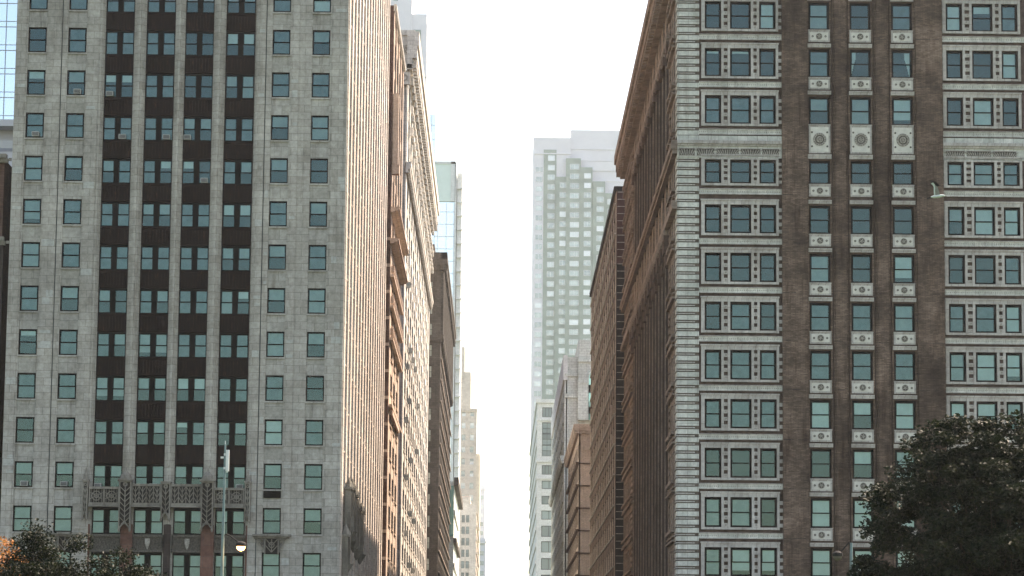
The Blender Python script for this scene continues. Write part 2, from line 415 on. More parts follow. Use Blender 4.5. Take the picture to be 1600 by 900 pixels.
# ------------------------------------------------------------------ detailed windows (near facades)
def sash_parts(wd, h, fw, nsash=1, gap=.42):
    """frame mesh and pane mesh; nsash double-hung sashes side by side with dark posts between"""
    f = MB(); p = MB(); a = wd/2
    cw = (wd - gap*(nsash-1))/nsash
    for i in range(nsash):
        x0 = -a+i*(cw+gap); x1 = x0+cw
        f.box(x0, x0+fw, 0, .16, 0, h); f.box(x1-fw, x1, 0, .16, 0, h)
        f.box(x0+fw, x1-fw, 0, .16, 0, fw); f.box(x0+fw, x1-fw, 0, .16, h-fw*1.25, h)
        f.box(x0+fw, x1-fw, .02, .14, h*.5-.045, h*.5+.045)
        f.box(x0+fw, x0+fw+.05, .09, .15, h*.5+.045, h-fw*1.25); f.box(x1-fw-.05, x1-fw, .09, .15, h*.5+.045, h-fw*1.25)
        p.box(x0+fw, x1-fw, .10, .108, fw, h*.5-.045)
        p.box(x0+fw, x1-fw, .06, .068, h*.5+.045, h-fw*1.25)
        if i < nsash-1: f.box(x1, x1+gap, -.02, .16, 0, h)
    return f, p, cw
def make_ac():
    b = MB(); b.box(-.30, .30, -.34, .08, 0, .40, 0); b.box(-.25, .25, -.35, -.341, .05, .35, 1)
    for i in range(5): b.box(-.24, .24, -.36, -.351, .08+i*.055, .095+i*.055, 0)
    return b.mesh('air_conditioner', [M['ac'], M['ac_dark']])
AC = make_ac()
_sh = {}
def shade_mesh(wd, h, mat):
    k = (round(wd, 2), round(h, 2), mat.name)
    if k not in _sh:
        b = MB(); n = 6
        for i in range(n):      # a slightly rippled cloth
            b.box(-wd/2+wd*i/n, -wd/2+wd*(i+1)/n, .17+.006*(i % 2), .175+.006*(i % 2), 0, h)
        b.box(-wd/2, wd/2, .165, .19, -.03, 0)
        _sh[k] = b.mesh('shade', mat)
    return _sh[k]
def curtain_mesh(wd, h, side):
    b = MB(); n = 8
    for i in range(n):
        x0 = side*(-wd/2+.02+i*.055); z0 = h*(i/n)**.8*.75
        b.box(x0, x0+side*.05, .17+.015*(i % 2), .19+.015*(i % 2), z0 if i else .02, h)
    return b.mesh('curtain', M['shade_w'])
rw = random.Random(11)
def near_window(root, name, fm, pm, wd, h, cw, gap, nsash, loc, mode, ac=None, sill=None):
    f = inst(name, fm, root, loc)
    if sill: inst('sill', sill, f, (0, 0, 0), world=False)
    inst('pane', pm, f, (0, 0, 0), world=False)
    fw = .1
    for i in range(nsash):
        cx = -wd/2 + cw/2 + i*(cw+gap)
        md = mode[i] if isinstance(mode, list) else mode
        if md[0] is None: continue
        mat, frac = md
        if mat == 'curtain':
            inst('curtain', curtain_mesh(cw-.2, h-.2, frac), f, (cx, 0, .1), world=False); continue
        hh = (h-.2)*frac
        inst('shade', shade_mesh(cw-.2, hh, mat), f, (cx, 0, h-.1-hh), world=False)
    if ac is not None: inst('air_conditioner', AC, f, (ac, -.02, .1), world=False)
    return f
# ================================================================== the left corner tower
LX0, LX1, LY0, LY1, LH = -42.2, -13.45, 250.0, 339.0, 118.0
L1 = empty('limestone_tower', 'tall grey limestone corner tower on the left with dark window bays and a gothic balcony', 'building', ((LX0+LX1)/2, LY0, 0))
F1 = Face('y-', LY0)
zbs = [60.5-3.77*k for k in range(-2, 17)]
WH = 2.2
singles = [(-41.17, -39.58), (-37.71, -36.12), (-19.99, -18.45), (-16.53, -14.99)]
pairs = [(-34.52, -32.02), (-30.98, -28.46), (-27.60, -25.12), (-24.07, -21.50)]
wall = MB(); sp = MB(); orn = MB(); iron = MB(); sills = MB(); room = MB()
ztop_w = zbs[0]+WH+1.4
B = F1.box
# solid piers
edges = [(-42.2, -41.17), (-39.58, -38.26), (-38.20, -37.71), (-36.12, -34.76), (-31.80, -31.20), (-28.24, -27.82), (-24.90, -24.29), (-21.26, -20.56), (-20.50, -19.99), (-18.45, -17.66), (-17.62, -16.53), (-14.99, -13.45)]
# first list the pier stretches between the openings
stretches = [(-42.2, -41.17), (-39.58, -37.71), (-36.12, -34.76), (-31.78, -31.22), (-28.22, -27.84), (-24.88, -24.31), (-21.26, -19.99), (-18.45, -16.53), (-14.99, -13.45)]
for a, c in stretches:
    inner = a in (-31.78, -28.22, -24.88)
    z0 = 16.0 if inner else 0
    B(wall, a, c, -.6, 0, z0, LH)
# seams at the two setbacks: flat dark strips painting the shade of grooves
for gx in (-38.22, -20.52):
    B(room, gx-.035, gx+.035, 0, .004, 0, LH)
# slightly proud pilaster faces on the wide piers
for a, c in ((-42.2, -41.35), (-39.4, -38.27), (-35.95, -35.02), (-21.0, -20.57), (-18.28, -17.66), (-14.8, -13.75)):
    B(wall, a, c, 0, .07, 15.5 if a in (-35.95, -21.0) else 0, LH)
for a, c in ((-31.62, -31.38), (-28.12, -27.94), (-24.72, -24.47)):
    B(wall, a, c, 0, .09, 20.9, LH)
# stepped jambs of the dark bays
for a, c in pairs:
    B(wall, a-.24, a-.12, -.6, -.12, 0, LH); B(wall, a-.12, a, -.6, -.3, 0, LH)
    B(wall, c, c+.12, -.6, -.3, 0, LH); B(wall, c+.12, c+.24, -.6, -.12, 0, LH)
# spandrels between the single windows
for a, c in singles:
    prev = None
    for i, zb in enumerate(zbs):
        zt = zb+WH
        upper = LH if i == 0 else zbs[i-1]
        sp.new(); B(sp, a, c, -.5, -.06, zt, upper)
    sp.new(); B(sp, a, c, -.5, -.06, 0, zbs[-1])
# dark bays
for j, (a, c) in enumerate(pairs):
    for i, zb in enumerate(zbs):
        if 13 <= i <= 13: pass
        zt = zb+WH-.1
        upper = LH if i == 0 else zbs[i-1]-.1
        z1_ = upper; z0_ = zt
        iron.new()
        if zb > 16.5: B(iron, a, c, -.62, -.42, z0_, z1_)
        if zb > 20:
            for q in range(9):
                x = a+.2+(c-a-.4)*q/8; B(iron, x-.03, x+.03, -.42, -.38, z0_+.25, z1_-.25)
            B(iron, a+.05, c-.05, -.42, -.36, z1_-.16, z1_); B(iron, a+.05, c-.05, -.42, -.36, z0_, z0_+.1)
# dark sheet for the unlit rooms behind
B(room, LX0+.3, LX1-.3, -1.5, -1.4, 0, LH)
# body
body = MB(); body.box(LX0+.1, LX1-.65, LY0+1.6, LY1, 0, LH)
body.box(LX0, LX0+.3, LY0+.6, LY1, 0, LH)
# street side: shallow piers, windows set back between them
FS = Face('x+', LX1)
wall.put('stone_wall', M['stone'], L1); sp.each('stone_spandrel', M['stone_sp'], L1)
iron.each('iron_spandrel', M['rust'], L1); room.put('dark_interior', M['room'], L1); body.put('body', M['stone'], L1)
grid(L1, FS, LY0+.6, LY1, 0, LH, 15, 3.77, 60.5-3.77*16, 1.7, .10, 2.2, .12, M['sunlit_stone'], M['bronze_sp'], M['frame'], M['glass_side'], endw=1.5, spn=-.05, sill=.06, split=2, name='street_window', cap=100, piername='street_pier')
# thin fins between the side piers
fin = MB()
for i in range(15):
    fin.new()
    y = LY0+.6+1.5+i*((LY1-LY0-.6-3+1.9)/15)+1.9
    FS.box(fin, y-.14, y+.14, -.1, .03, 0, LH)
fin.each('street_mullion', M['sunlit_stone'], L1)
patch = MB(); rp = random.Random(21)
for q in range(46):
    a, c = rp.choice([(-42.1, -41.25), (-39.5, -38.3), (-36.0, -35.1), (-20.4, -20.1), (-18.3, -17.7), (-14.9, -13.5), (-21.2, -20.6)])
    w_ = min(c-a, rp.uniform(.35, 1.1)); x = rp.uniform(a, c-w_); z = 12+.63*rp.randint(0, 78)
    pr = .0705+.0004*q
    patch.box(x, x+w_, LY0-pr-.004, LY0-.07, z+.015, z+rp.choice([.3, .6]))
patch.each('replacement_block', M['whitestone_dull'], L1)
# windows of the front
fmS, pmS, cwS = sash_parts(1.57, WH, .11); fmS_m = fmS.mesh('window', M['frame']); pmS_m = pmS.mesh('pane', M['glass'])
fmP, pmP, cwP = sash_parts(2.5, WH-.1, .09, 2, .30); fmP_m = fmP.mesh('paired_window', M['frame']); pmP_m = pmP.mesh('pane', M['glass'])
acs = {(0, 62.7-3.77*3): .2}
AC_S = {(3, 0): .1, (2, 1): .15, (11, 0): .1, (11, 1): .0}
AC_P = {(2, 0): -.75, (3, 0): .45, (3, 1): .7, (3, 2): -.85, (4, 2): .7, (11, 0): -.8, (11, 1): .35, (11, 3): .75, (6, 9): 0}
SG, SW, SD = M['shade_g'], M['shade_w'], M['shade_d']
_s = MB(); _s.box(-.85, .85, -.18, -.055, -.16, -.02); SILL = _s.mesh('sill', M['stone_sp'])
def mode_left(i, c):
    r = rw.random()
    if i >= 12: return (SG, rw.choice([1, 1, .5])) if r < .8 else (SD, 1)
    if r < .45: return (SD, 1.0)
    if r < .70: return (SG, rw.choice([1.0, .5, .5, .8]))
    if r < .82: return (SW, rw.choice([.5, .3, .2, 1.0]))
    if r < .92: return (SG, .5)
    return (None, 0)
for i, zb in enumerate(zbs):
    row = i-2            # row 0 is the first whole row below the top edge of the picture
    for j, (a, c) in enumerate(singles):
        loc = ((a+c)/2, LY0+.12, zb)
        if row < -9: continue
        near_window(L1, 'window', fmS_m, pmS_m, 1.57, WH, cwS, 0, 1, loc, mode_left(row, j), AC_S.get((row, j)), SILL)
    for j, (a, c) in enumerate(pairs):
        loc = ((a+c)/2, LY0+.44, zb-.1)
        mm = mode_left(row, j)
        md = [mm, mm if rw.random() < .6 else mode_left(row, j)]
        near_window(L1, 'paired_window', fmP_m, pmP_m, 2.5, WH-.1, cwP, .30, 2, loc, md, AC_P.get((row, j)))
# ---- gothic balcony
bal = MB(); tr = MB(); back = MB()
yf = LY0-.55
def chevrons(b, x0, x1, z0, z1, n, y0, y1, w):
    xm = (x0+x1)/2
    b.bar(xm, z0, xm, z1, y0, y1, w)
    for i in range(n):
        za = z0+(z1-z0)*i/n; zb_ = za+(z1-z0)/n
        b.bar(xm, za, x0, zb_, y0+.01, y1-.01, w); b.bar(xm, za, x1, zb_, y0+.01, y1-.01, w)
panels = [(-34.70, -32.15), (-31.07, -28.63), (-27.76, -25.21), (-24.12, -21.57)]
for j, (a, c) in enumerate(panels):
    zt = 19.32 if j in (1, 2) else 19.05; zb_ = 17.75
    bal.box(a, c, yf-.06, LY0+.1, zt-.16, zt+.04); bal.box(a, c, yf-.08, LY0+.1, zb_-.25, zb_)
    bal.box(a, c, yf-.16, LY0+.1, zb_-.36, zb_-.25)
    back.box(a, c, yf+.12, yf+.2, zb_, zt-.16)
    bal.box(a, a+.1, yf, yf+.12, zb_, zt-.16); bal.box(c-.1, c, yf, yf+.12, zb_, zt-.16)
    n = 4
    if j in (0, 3):
        m_ = (a+c)/2; bal.box(m_-.08, m_+.08, yf, yf+.12, zb_, zt-.16)
        for s_ in (-1, 1):
            cx = m_+s_*(c-a)/4; cz = (zb_+zt)/2-.08
            for rr in (.42, .2): tr.disc(cx, yf+.02, yf+.1, cz, rr, 14, r0=rr-.06)
            for q in range(6):
                an = q*math.pi/3+.5; tr.bar(cx, cz, cx+.6*math.cos(an), cz+.55*math.sin(an), yf+.03, yf+.09, .05)
            for xx in (-.45, -.2, .2, .45): tr.bar(cx+xx, zb_, cx+xx, zt-.16, yf+.035, yf+.085, .035)
    else:
        wds = (c-a)/n
        for q in range(n):
            x0 = a+q*wds; x1 = x0+wds
            if q != 9: chevrons(tr, x0+.04, x1-.04, zb_+.03, zt-.2, 3, yf+.02, yf+.1, .055)
            else:
                cx = (x0+x1)/2; cz = zt-.55
                tr.disc(cx, yf-.02, yf+.06, cz, .17, 8); tr.box(cx-.11, cx+.11, yf-.03, yf+.06, zb_+.35, cz-.05)
                tr.bar(x0+.05, zb_, cx, zb_+.5, yf+.02, yf+.1, .05); tr.bar(x1-.05, zb_, cx, zb_+.5, yf+.02, yf+.1, .05)
                tr.bar(x0+.05, zt-.16, cx, zt-.6, yf+.02, yf+.1, .05); tr.bar(x1-.05, zt-.16, cx, zt-.6, yf+.02, yf+.1, .05)
            tr.bar(x0, zb_, x0, zt-.16, yf+.01, yf+.11, .06)
bo = bal.put('balcony', M['stone_orn'], L1, 'dark stained gothic stone balcony across the four dark bays')
t_ = tr.put('tracery', M['stone_orn']); t_.parent = bo
t_ = back.put('tracery_backing', M['recess_shade']); t_.parent = bo
posts = [(-35.24, -34.78, 19.55, 16.3, 0), (-32.12, -31.10, 19.6, 15.35, 1), (-28.60, -27.79, 19.45, 16.25, 0), (-25.18, -24.15, 19.6, 15.4, 1), (-21.5, -21.03, 19.5, 16.2, 0)]
for a, c, zt, zb_, big in posts:
    b = MB(); k = MB(); y0 = LY0-.85 if big else LY0-.7
    bw_ = .1
    b.box(a, a+bw_, y0, LY0+.05, zb_+.2, zt); b.box(c-bw_, c, y0, LY0+.05, zb_+.2, zt)
    b.box(a+bw_, c-bw_, y0, LY0+.05, zt-.12, zt)
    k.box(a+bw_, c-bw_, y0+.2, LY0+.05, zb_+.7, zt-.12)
    chevrons(b, a+bw_*.7, c-bw_*.7, zb_+.75, zt-.5, 7 if big else 4, y0+.06, y0+.2, .06)
    xm = (a+c)/2
    b.disc(xm, y0+.05, y0+.2, zt-.3, min(.2, (c-a)/2-.1), 10, r0=.06)
    # pointed arch at the bottom and drops
    b.bar(a+.05, zb_+.2, xm, zb_+.8, y0+.04, y0+.22, .12); b.bar(c-.05, zb_+.2, xm, zb_+.8, y0+.04, y0+.22, .12)
    for xx in (a+.05, c-.05): b.tube([(xx, y0+.1, zb_+.25), (xx, y0+.1, zb_+.12), (xx, y0+.1, zb_), (xx, y0+.1, zb_-.1)], [.06, .12, .09, .02], 6)
    if not (a == -28.60):
        e = .12 if big else .06
        b.box(a-e, c+e, y0-e, LY0+.06, zt, zt+.16)
        b.tube([(xm, y0+.35, zt+.16), (xm, y0+.35, zt+.5), (xm, y0+.35, zt+.75), (xm, y0+.35, zt+.85), (xm, y0+.35, zt+1.15)], [(c-a)*.52, (c-a)*.42, (c-a)*.2, .1, .02], 8)
    else: b.box(a-.04, c+.04, y0-.05, LY0+.06, zt, zt+.12)
    o = b.put('pendant_post', M['stone_orn'], L1)
    o2 = k.put('post_core', M['recess_shade']); 
    if o2: o2.parent = o
# lower storey under the balcony: friezes with shields, red and dark granite piers
fr = MB(); shd = MB(); gr = MB(); gd = MB()
for j, (a, c) in enumerate(pairs):
    fr.new(); shd.new(); B(fr, a-.1, c+.1, -.6, -.3, 13.66, 15.12); B(fr, a-.1, c+.1, -.3, -.14, 14.9, 15.12); B(fr, a-.1, c+.1, -.3, -.1, 13.62, 13.84)
    B(fr, a-.1, c+.1, -.6, -.3, 8.0, 11.4)
    n = 8
    for q in range(n):
        x = a+(c-a)*(q+.5)/n
        fr.bar(x-.14, 13.9, x+.14, 14.8, LY0+.22, LY0+.3, .06); fr.bar(x+.14, 13.9, x-.14, 14.8, LY0+.22, LY0+.3, .06)
        fr.disc(x, LY0+.18, LY0+.3, 14.35, .09, 8)
    if j in (1, 2):
        x = (a+c)/2
        shd.box(x-.2, x+.2, LY0+.1, LY0+.2, 14.3, 14.78); shd.tube([(x, LY0+.16, 14.35), (x, LY0+.16, 14.1), (x, LY0+.16, 13.85)], [.2, .15, .02], 6)
fr.each('carved_frieze', M['medal_dark'], L1); shd.each('shield', M['relief'], L1)
for (a, c) in ((-32.0, -31.0), (-25.2, -24.1)): B(gr, a, c, -.6, .02, 0, 15.95)
B(gr, -34.76, -34.62, -.6, .02, 0, 15.95); B(gr, -21.4, -21.26, -.6, .02, 0, 15.95)
B(gd, -28.35, -27.75, -.6, .02, 0, 15.95)
gr.each('granite_pier', M['granite_red'], L1); gd.put('dark_granite_pier', M['granite_dark'], L1)
# canopies over the third and first outer bays
for xa, xb in ((-38.13, -35.15), (-20.79, -17.54)):
    b = MB(); b.box(xa, xb, LY0-.6, LY0+.0, 15.02, 15.2); b.box(xa+.15, xb-.15, LY0-.42, LY0+.0, 14.86, 15.02)
    xm = (xa+xb)/2
    b.box(xm-.62, xm-.52, LY0-.4, LY0, 13.55, 14.86); b.box(xm+.52, xm+.62, LY0-.4, LY0, 13.55, 14.86)
    chevrons(b, xm-.5, xm+.5, 13.7, 14.8, 2, LY0-.38, LY0-.25, .07)
    b.disc(xm, LY0-.4, LY0-.25, 14.3, .26, 12, r0=.18)
    for s_ in (-1, 1):
        b.bar(xm+s_*.7, 14.7, xm+s_*1.3, 14.86, LY0-.3, LY0-.1, .1); b.bar(xm+s_*.75, 14.1, xm+s_*1.15, 14.86, LY0-.3, LY0-.1, .12)
        for q in range(4): b.tube([(xm+s_*(.78+q*.1), LY0-.2, 14.2+q*.15), (xm+s_*(.8+q*.1), LY0-.32, 14.4+q*.12)], [.03, .09], 5)
    co = b.put('stone_canopy', M['stone_orn'], L1)
    k = MB(); k.box(xm-.52, xm+.52, LY0-.2, LY0-.002, 13.6, 14.86); k = k.put('canopy_recess', M['recess_shade']); k.parent = co
# vents under two windows
vt = MB()
for (a, c), z in ((singles[2], 18.45),):
    vt.box(a+.05, c-.05, LY0-.09, LY0+.05, z-.15, z+.45)
vt.put('vent_grille', M['frame'], L1)
# gothic oriels on the street side, low down
b = MB()
for (y, zt, zb_) in ((256.5, 19.5, 12.5), (262, 19.8, 15.6), (268, 19.6, 15), (274, 18.8, 14.6), (281, 18.9, 14.5), (252.8, 15.2, 8)):
    b.new(); FS.box(b, y-.7, y+.7, .1, .6, zb_+.6, zt)
    FS.box(b, y-.85, y+.85, .1, .75, zt, zt+.22)
    b.tube([(LX1+.4, y, zt+.2), (LX1+.4, y, zt+.6), (LX1+.4, y, zt+1.1)], [.45, .3, .03], 6)
    b.tube([(LX1+.35, y, zb_+.6), (LX1+.3, y, zb_+.1), (LX1+.3, y, zb_-.4)], [.6, .35, .05], 6)
b.each('side_oriel', M['stone_orn'], L1)
# ================================================================== neighbour at the far left edge
NB = empty('brick_house', 'dark brick building with stone cornices at the far left edge', 'building', (-52, 250, 0))
b = MB(); b.box(-62, -43.0, 251.0, 300, 0, 47.4); b.put('body', M['dark_brick'], NB)
grid(NB, Face('y-', 250.5), -62, -42.95, 0, 47.0, 5, 4.2, 1.5, 1.9, 0, 2.5, .3, M['dark_brick'], M['dark_brick'], M['frame'], M['glass_far'], endw=1.9, sill=.12, piername='brick_wall')
b = MB()
for z, p_ in ((47.0, .5), (39.8, .4)):
    b.box(-62, -42.75+.15, 250.5-p_, 250.5, z, z+.35); b.box(-62, -42.7, 250.5-p_*1.6, 250.5, z+.35, z+.7)
    for i in range(40): b.box(-62+i*.5, -61.75+i*.5, 250.5-p_*1.3, 250.5-p_, z+.1, z+.35)
b.put('stone_cornice', M['stone_orn'], NB)
b = MB(); b.box(-43.35, -42.75, 250.2, 250.5, 0, 39.8); b.put('corner_pilaster', M['granite_dark'], NB)
b = MB()
for z in (5, 15, 25, 33):
    b.box(-44.0, -43.4, 250.38, 250.49, z, z+6)
b.put('window_surround', M['white_terra'], NB)
# glass tower behind the left edge
GT = empty('glass_tower', 'pale mirror glass tower with a terrace past the left edge of the limestone tower', 'building', (-62, 300, 0))
b = MB(); b.box(-75, -50.4, 300.3, 330, 60.4, 120); b.put('glass_wall', M['curtainwall'], GT)
b = MB()
for i in range(24): b.box(-75, -50.35, 300.2, 300.3, 60.4+i*2.5, 60.46+i*2.5); b.box(-75, -50.35, 300.2, 300.3, 61.0+i*2.5, 61.04+i*2.5)
for i in range(20): b.box(-50.6-i*1.2, -50.55-i*1.2, 300.15, 300.2, 60.4, 120)
b.put('mullion', M['lilac'], GT)
b = MB(); b.box(-75, -50.3, 299.0, 330, 0, 57.0); b.box(-75, -50.2, 298.6, 330, 59.6, 60.3); b.box(-75, -50.3, 301, 301.2, 57, 59.6); b.put('terrace', M['paleconc'], GT)
b = MB()
b.box(-75, -50.2, 298.7, 298.74, 58.1, 58.16); b.box(-75, -50.2, 298.7, 298.74, 57.3, 58.05)
b.put('railing', M['white_metal'], GT)
# ================================================================== second, third and fourth buildings of the left row
L2 = empty('ornate_brick_building', 'narrow orange brick building with two stone ledges, second on the left side of the street', 'building', (-20, 340, 0))
b = MB(); b.box(-40, -13.55, 340.2, 375, 0, 82.2); b.put('body', M['dark_brick'], L2)
F2 = Face('x+', -12.95)
b = MB()
b.box(-13.7, -12.95, 340, 340.2, 0, 82.6); 
b.put('side_wall', M['dark_brick'], L2)
b = MB()
for i in range(16): b.box(-13.65, -12.9, 339.9, 340, 8+i*3.1, 8.35+i*3.1)
b.put('stone_band', M['orange_brick'], L2)
grid(L2, F2, 340.2, 375, 0, 53, 3, 3.9, 2.2, 3.2, .06, 2.3, .15, M['orange_brick'], M['orange_brick'], M['frame'], M['glass_side'], endw=4.5, spn=0, sill=.15, split=3, cap=60)
grid(L2, F2, 340.2, 375, 58.6, 82.6, 4, 4.2, 59.6, 1.6, .08, 3.1, .15, M['orange_brick'], M['orange_brick'], M['frame'], M['glass_side'], endw=2.0, spn=-.1, cap=60, name='upper_window', piername='upper_pier')
grid(L2, F2, 340.2, 375, 53, 58.6, 4, 5, 53.8, 1.9, .1, 3.2, .5, M['orange_brick'], M['orange_brick'], M['frame'], M['glass_side'], endw=2.0, cap=60, name='attic_window', piername='attic_pier')
cornice(L2, F2, 339.6, 375.3, 57.8, .6, 1.05, M['orange_brick'], 0); cornice(L2, F2, 339.6, 375.3, 54.1, .6, 1.0, M['orange_brick'], 0)
cornice(L2, F2, 339.8, 375.3, 81.9, .8, .35, M['white_terra'], 0)
b = MB()
for i in range(18):
    y = 341+i*1.9
    for z in (43.5, 47.2, 50.8): F2.box(b, y-.3, y+.3, .12, .5, z, z+.8)
for z in (46.6, 50.2, 42.8, 35.0): F2.box(b, 340, 375, .12, .5, z, z+.3)
F2.box(b, 342, 366, .12, .5, 34.2, 34.8)
F2.box(b, 340.0, 341.4, .1, .75, 63.5, 72); F2.box(b, 340.0, 341.2, .1, .9, 62.4, 63.5)
b.put('carved_ledge', M['orange_brick'], L2)
L3 = empty('white_terracotta_building', 'cream terracotta building with a deep bracketed cornice, third on the left of the street', 'building', (-25, 390, 0))
F3 = Face('x+', -12.95)
b = MB(); b.box(-45, -13.5, 390.3, 530, 0, 88); b.box(-45, -13.1, 390, 390.3, 0, 88); b.put('body', M['white_terra'], L3)
grid(L3, F3, 390, 530, 0, 71.4, 13, 3.75, 1.0, 3.0, .07, 2.35, .14, M['white_terra'], M['white_terra'], M['frame'], M['glass_far'], endw=4.5, spn=-.03, sill=.12, split=3, cap=100)
grid(L3, F3, 390, 530, 73, 85.5, 13, 4.0, 74, 3.2, .12, 2.8, .15, M['white_terra'], M['white_terra'], M['frame'], M['glass_far'], endw=4.5, spn=-.08, split=2, cap=60, name='upper_window', piername='upper_pier')
cornice(L3, F3, 389.4, 530.5, 71.4, 1.5, .75, M['white_terra'], 2.0)
cornice(L3, F3, 389.0, 531, 85.5, 5.2, 1.6, M['white_terra'], 2.2, 'roof_cornice')
b = MB()
for i in range(26):
    y = 393+i*5.2
    for z in (84, 80, 77): F3.box(b, y-.8, y+.8, .5, .85, z, z+1.1)
b.each('capital', M['white_terra'], L3)
b = MB(); FL3 = Face('y-', 390)
b.box(-17, -12.3, 389.3, 390, 86, 90.7); b.box(-17.2, -11.9, 389.1, 389.3, 90.2, 90.9); b.box(-17.0, -12.2, 389.0, 389.3, 85.6, 86.2)
b.box(-17, -12.5, 389.4, 390, 83.5, 85.2); b.put('cornice_return', M['white_terra'], L3)
b = MB()
for i in range(3):
    x = -13.3-i*1.6
    for dx, dz in ((-.3, -.3), (.3, -.3), (-.3, .3), (.3, .3)): b.disc(x+dx, 389.15, 389.3, 88.3+dz, .26, 10, r0=.14)
    b.disc(x, 389.15, 389.3, 88.3, .16, 8)
    b.disc(x, 389.3, 389.45, 84.4, .5, 12, r0=.3)
b.put('rosette', M['relief'], L3)
for (y, z) in ((400, 47), (413, 48.5), (425, 49.5), (437, 48.6), (398, 39), (410, 44), (402, 32), (420, 34), (450, 38), (404, 24), (422, 26), (440, 27), (400, 57.5), (395, 62), (418, 20), (436, 18), (455, 45)):
    zz = 1.0+3.75*round((z-1)/3.75)
    o = inst('air_conditioner', AC, L3, (-12.9, y, zz), math.pi/2); o.scale = (1.5, 1.6, 1.9)
L4 = empty('dark_stone_building', 'dark grey brown stone building with a flat cornice, fourth on the left', 'building', (-25, 535, 0))
F4 = Face('x+', -10.95); F4f = Face('y-', 535)
b = MB(); b.box(-45, -11.5, 535.8, 655, 0, 79.5); b.box(-13.6, -12.2, 534, 560, 82.5, 84.0); b.put('body', M['grey_brown'], L4)
grid(L4, F4, 535.6, 655, 0, 66, 17, 3.9, 1.0, 1.9, .05, 2.3, .12, M['grey_brown'], M['grey_brown'], M['frame'], M['glass_side'], endw=3.5, spn=.02, sill=.12, split=2, cap=100)
grid(L4, F4, 535.6, 655, 67.5, 79.5, 17, 3.9, 68.2, 2.4, .5, 2.5, .5, M['grey_brown'], M['grey_brown'], M['frame'], M['glass_side'], endw=3.5, cap=40, name='upper_window', piername='upper_pier')
b = MB()
for i in range(17): F4.box(b, 535.6, 655, .14, .32, .62+i*3.9, .9+i*3.9)
b.put('sill_course', M['tan'], L4)
grid(L4, F4f, -16.6, -10.95, 0, 79.5, 2, 3.9, 1.0, 1.6, .05, 2.2, .4, M['grey_brown'], M['grey_brown'], M['frame'], M['glass_pale'], endw=1.5, cap=60, name='front_window', piername='front_wall')
b = MB(); b.box(-45, -16.6, 535, 535.8, 0, 79.5); b.put('front_wall', M['grey_brown'], L4)
cornice(L4, F4, 534.2, 656, 66, 1.3, .6, M['grey_brown'], 2.0); cornice(L4, F4f, -18, -10.35, 66, 1.3, .6, M['grey_brown'], 1.2)
cornice(L4, F4, 533.9, 656.2, 79.3, 3.2, 1.1, M['grey_brown'], 2.4, 'roof_cornice'); cornice(L4, F4f, -18, -9.85, 79.3, 3.2, 1.1, M['grey_brown'], .8, 'roof_cornice')
# low greenish building with a projecting cornice
L5 = empty('low_corniced_building', 'low building with a greenish glass bay and dark cornice beyond the grey brown building', 'building', (-20, 672, 0))
b = MB(); b.box(-40, -10.2, 672, 760, 0, 50.5); b.put('body', M['greenstone'], L5)
F5 = Face('x+', -10.2)
b = MB(); F5.box(b, 671.5, 760, 0, 1.0, 49.6, 51.4); F5.box(b, 671.5, 745, 0, .7, 36.5, 37.6); b.put('cornice', M['grey_brown'], L5)
b = MB()
for z in (43, 31, 25.5, 20, 14): F5.box(b, 672.3, 740, .0, .35, z, z+1.0)
b.put('white_ledge', M['whitestone'], L5)
b = MB(); b.box(-12.6, -10.25, 671.8, 672, 38, 49.5); b.put('glass_bay', M['teal'], L5)
# glass high-rise with balcony wing
L6 = empty('glass_high_rise', 'slim pale blue glass tower with a balcony wing above the dark stone cornice', 'building', (-24, 840, 0))

b = MB(); b.box(-21.36, -14.94, 924.24, 960, 0, 157.8); b.box(-54, -21.36, 924.24, 960, 0, 186); b.put('glass_wall', M['curtainwall'], L6)
b = MB()
for i in range(46):
    z = 3.96*i
    b.box(-21.36, -14.94, 924.12, 924.24, z, z+0.22)
for x in (-20.28, -17.52, -15.12, -21.3, -22.68, -24.36): b.box(x-0.1, x+0.1, 924.06, 924.12, 0, 186 if x < -21.36 else 157.2)
for i in range(40): b.box(-26.4, -21.42, 924.12, 924.24, 4.68*i, 4.68*i+0.18)
b.put('mullion', M['lilac'], L6)
b = MB(); b.box(-21.6, -14.76, 923.52, 948, 157.8, 170.4); b.put('roof_wall', M['palegreen'], L6)
b = MB(); b.box(-16.2, -14.76, 923.28, 923.52, 157.8, 170.76); b.box(-21.6, -14.76, 923.28, 960, 169.92, 170.76); b.box(-14.94, -14.4, 923.28, 960, 0, 170.4)
b.box(-14.22, -12.66, 925.44, 960, 0, 167.4); b.put('white_wall', M['whitestone'], L6)
specs = []
wm_ = win_mesh(1.2, 3, M['lilac'], M['glass_far'], 0.07, False)
F6 = Face('y-', 925.44)
for i in range(36): specs.append((-13.38, 0.02, 7.2+i*4.44, wm_))
put_windows(L6, F6, specs)
b = MB()
for i in range(36): b.box(-14.16, -12.36, 924.6, 925.38, 6.72+i*4.44, 7.08+i*4.44)
b.put('balcony_slab', M['whitestone'], L6)
# stepped pale tower with vertical fins
L7 = empty('finned_tower', 'very tall pale stepped tower with vertical fins behind the cream cornice', 'building', (-37.5, 1320, 0))

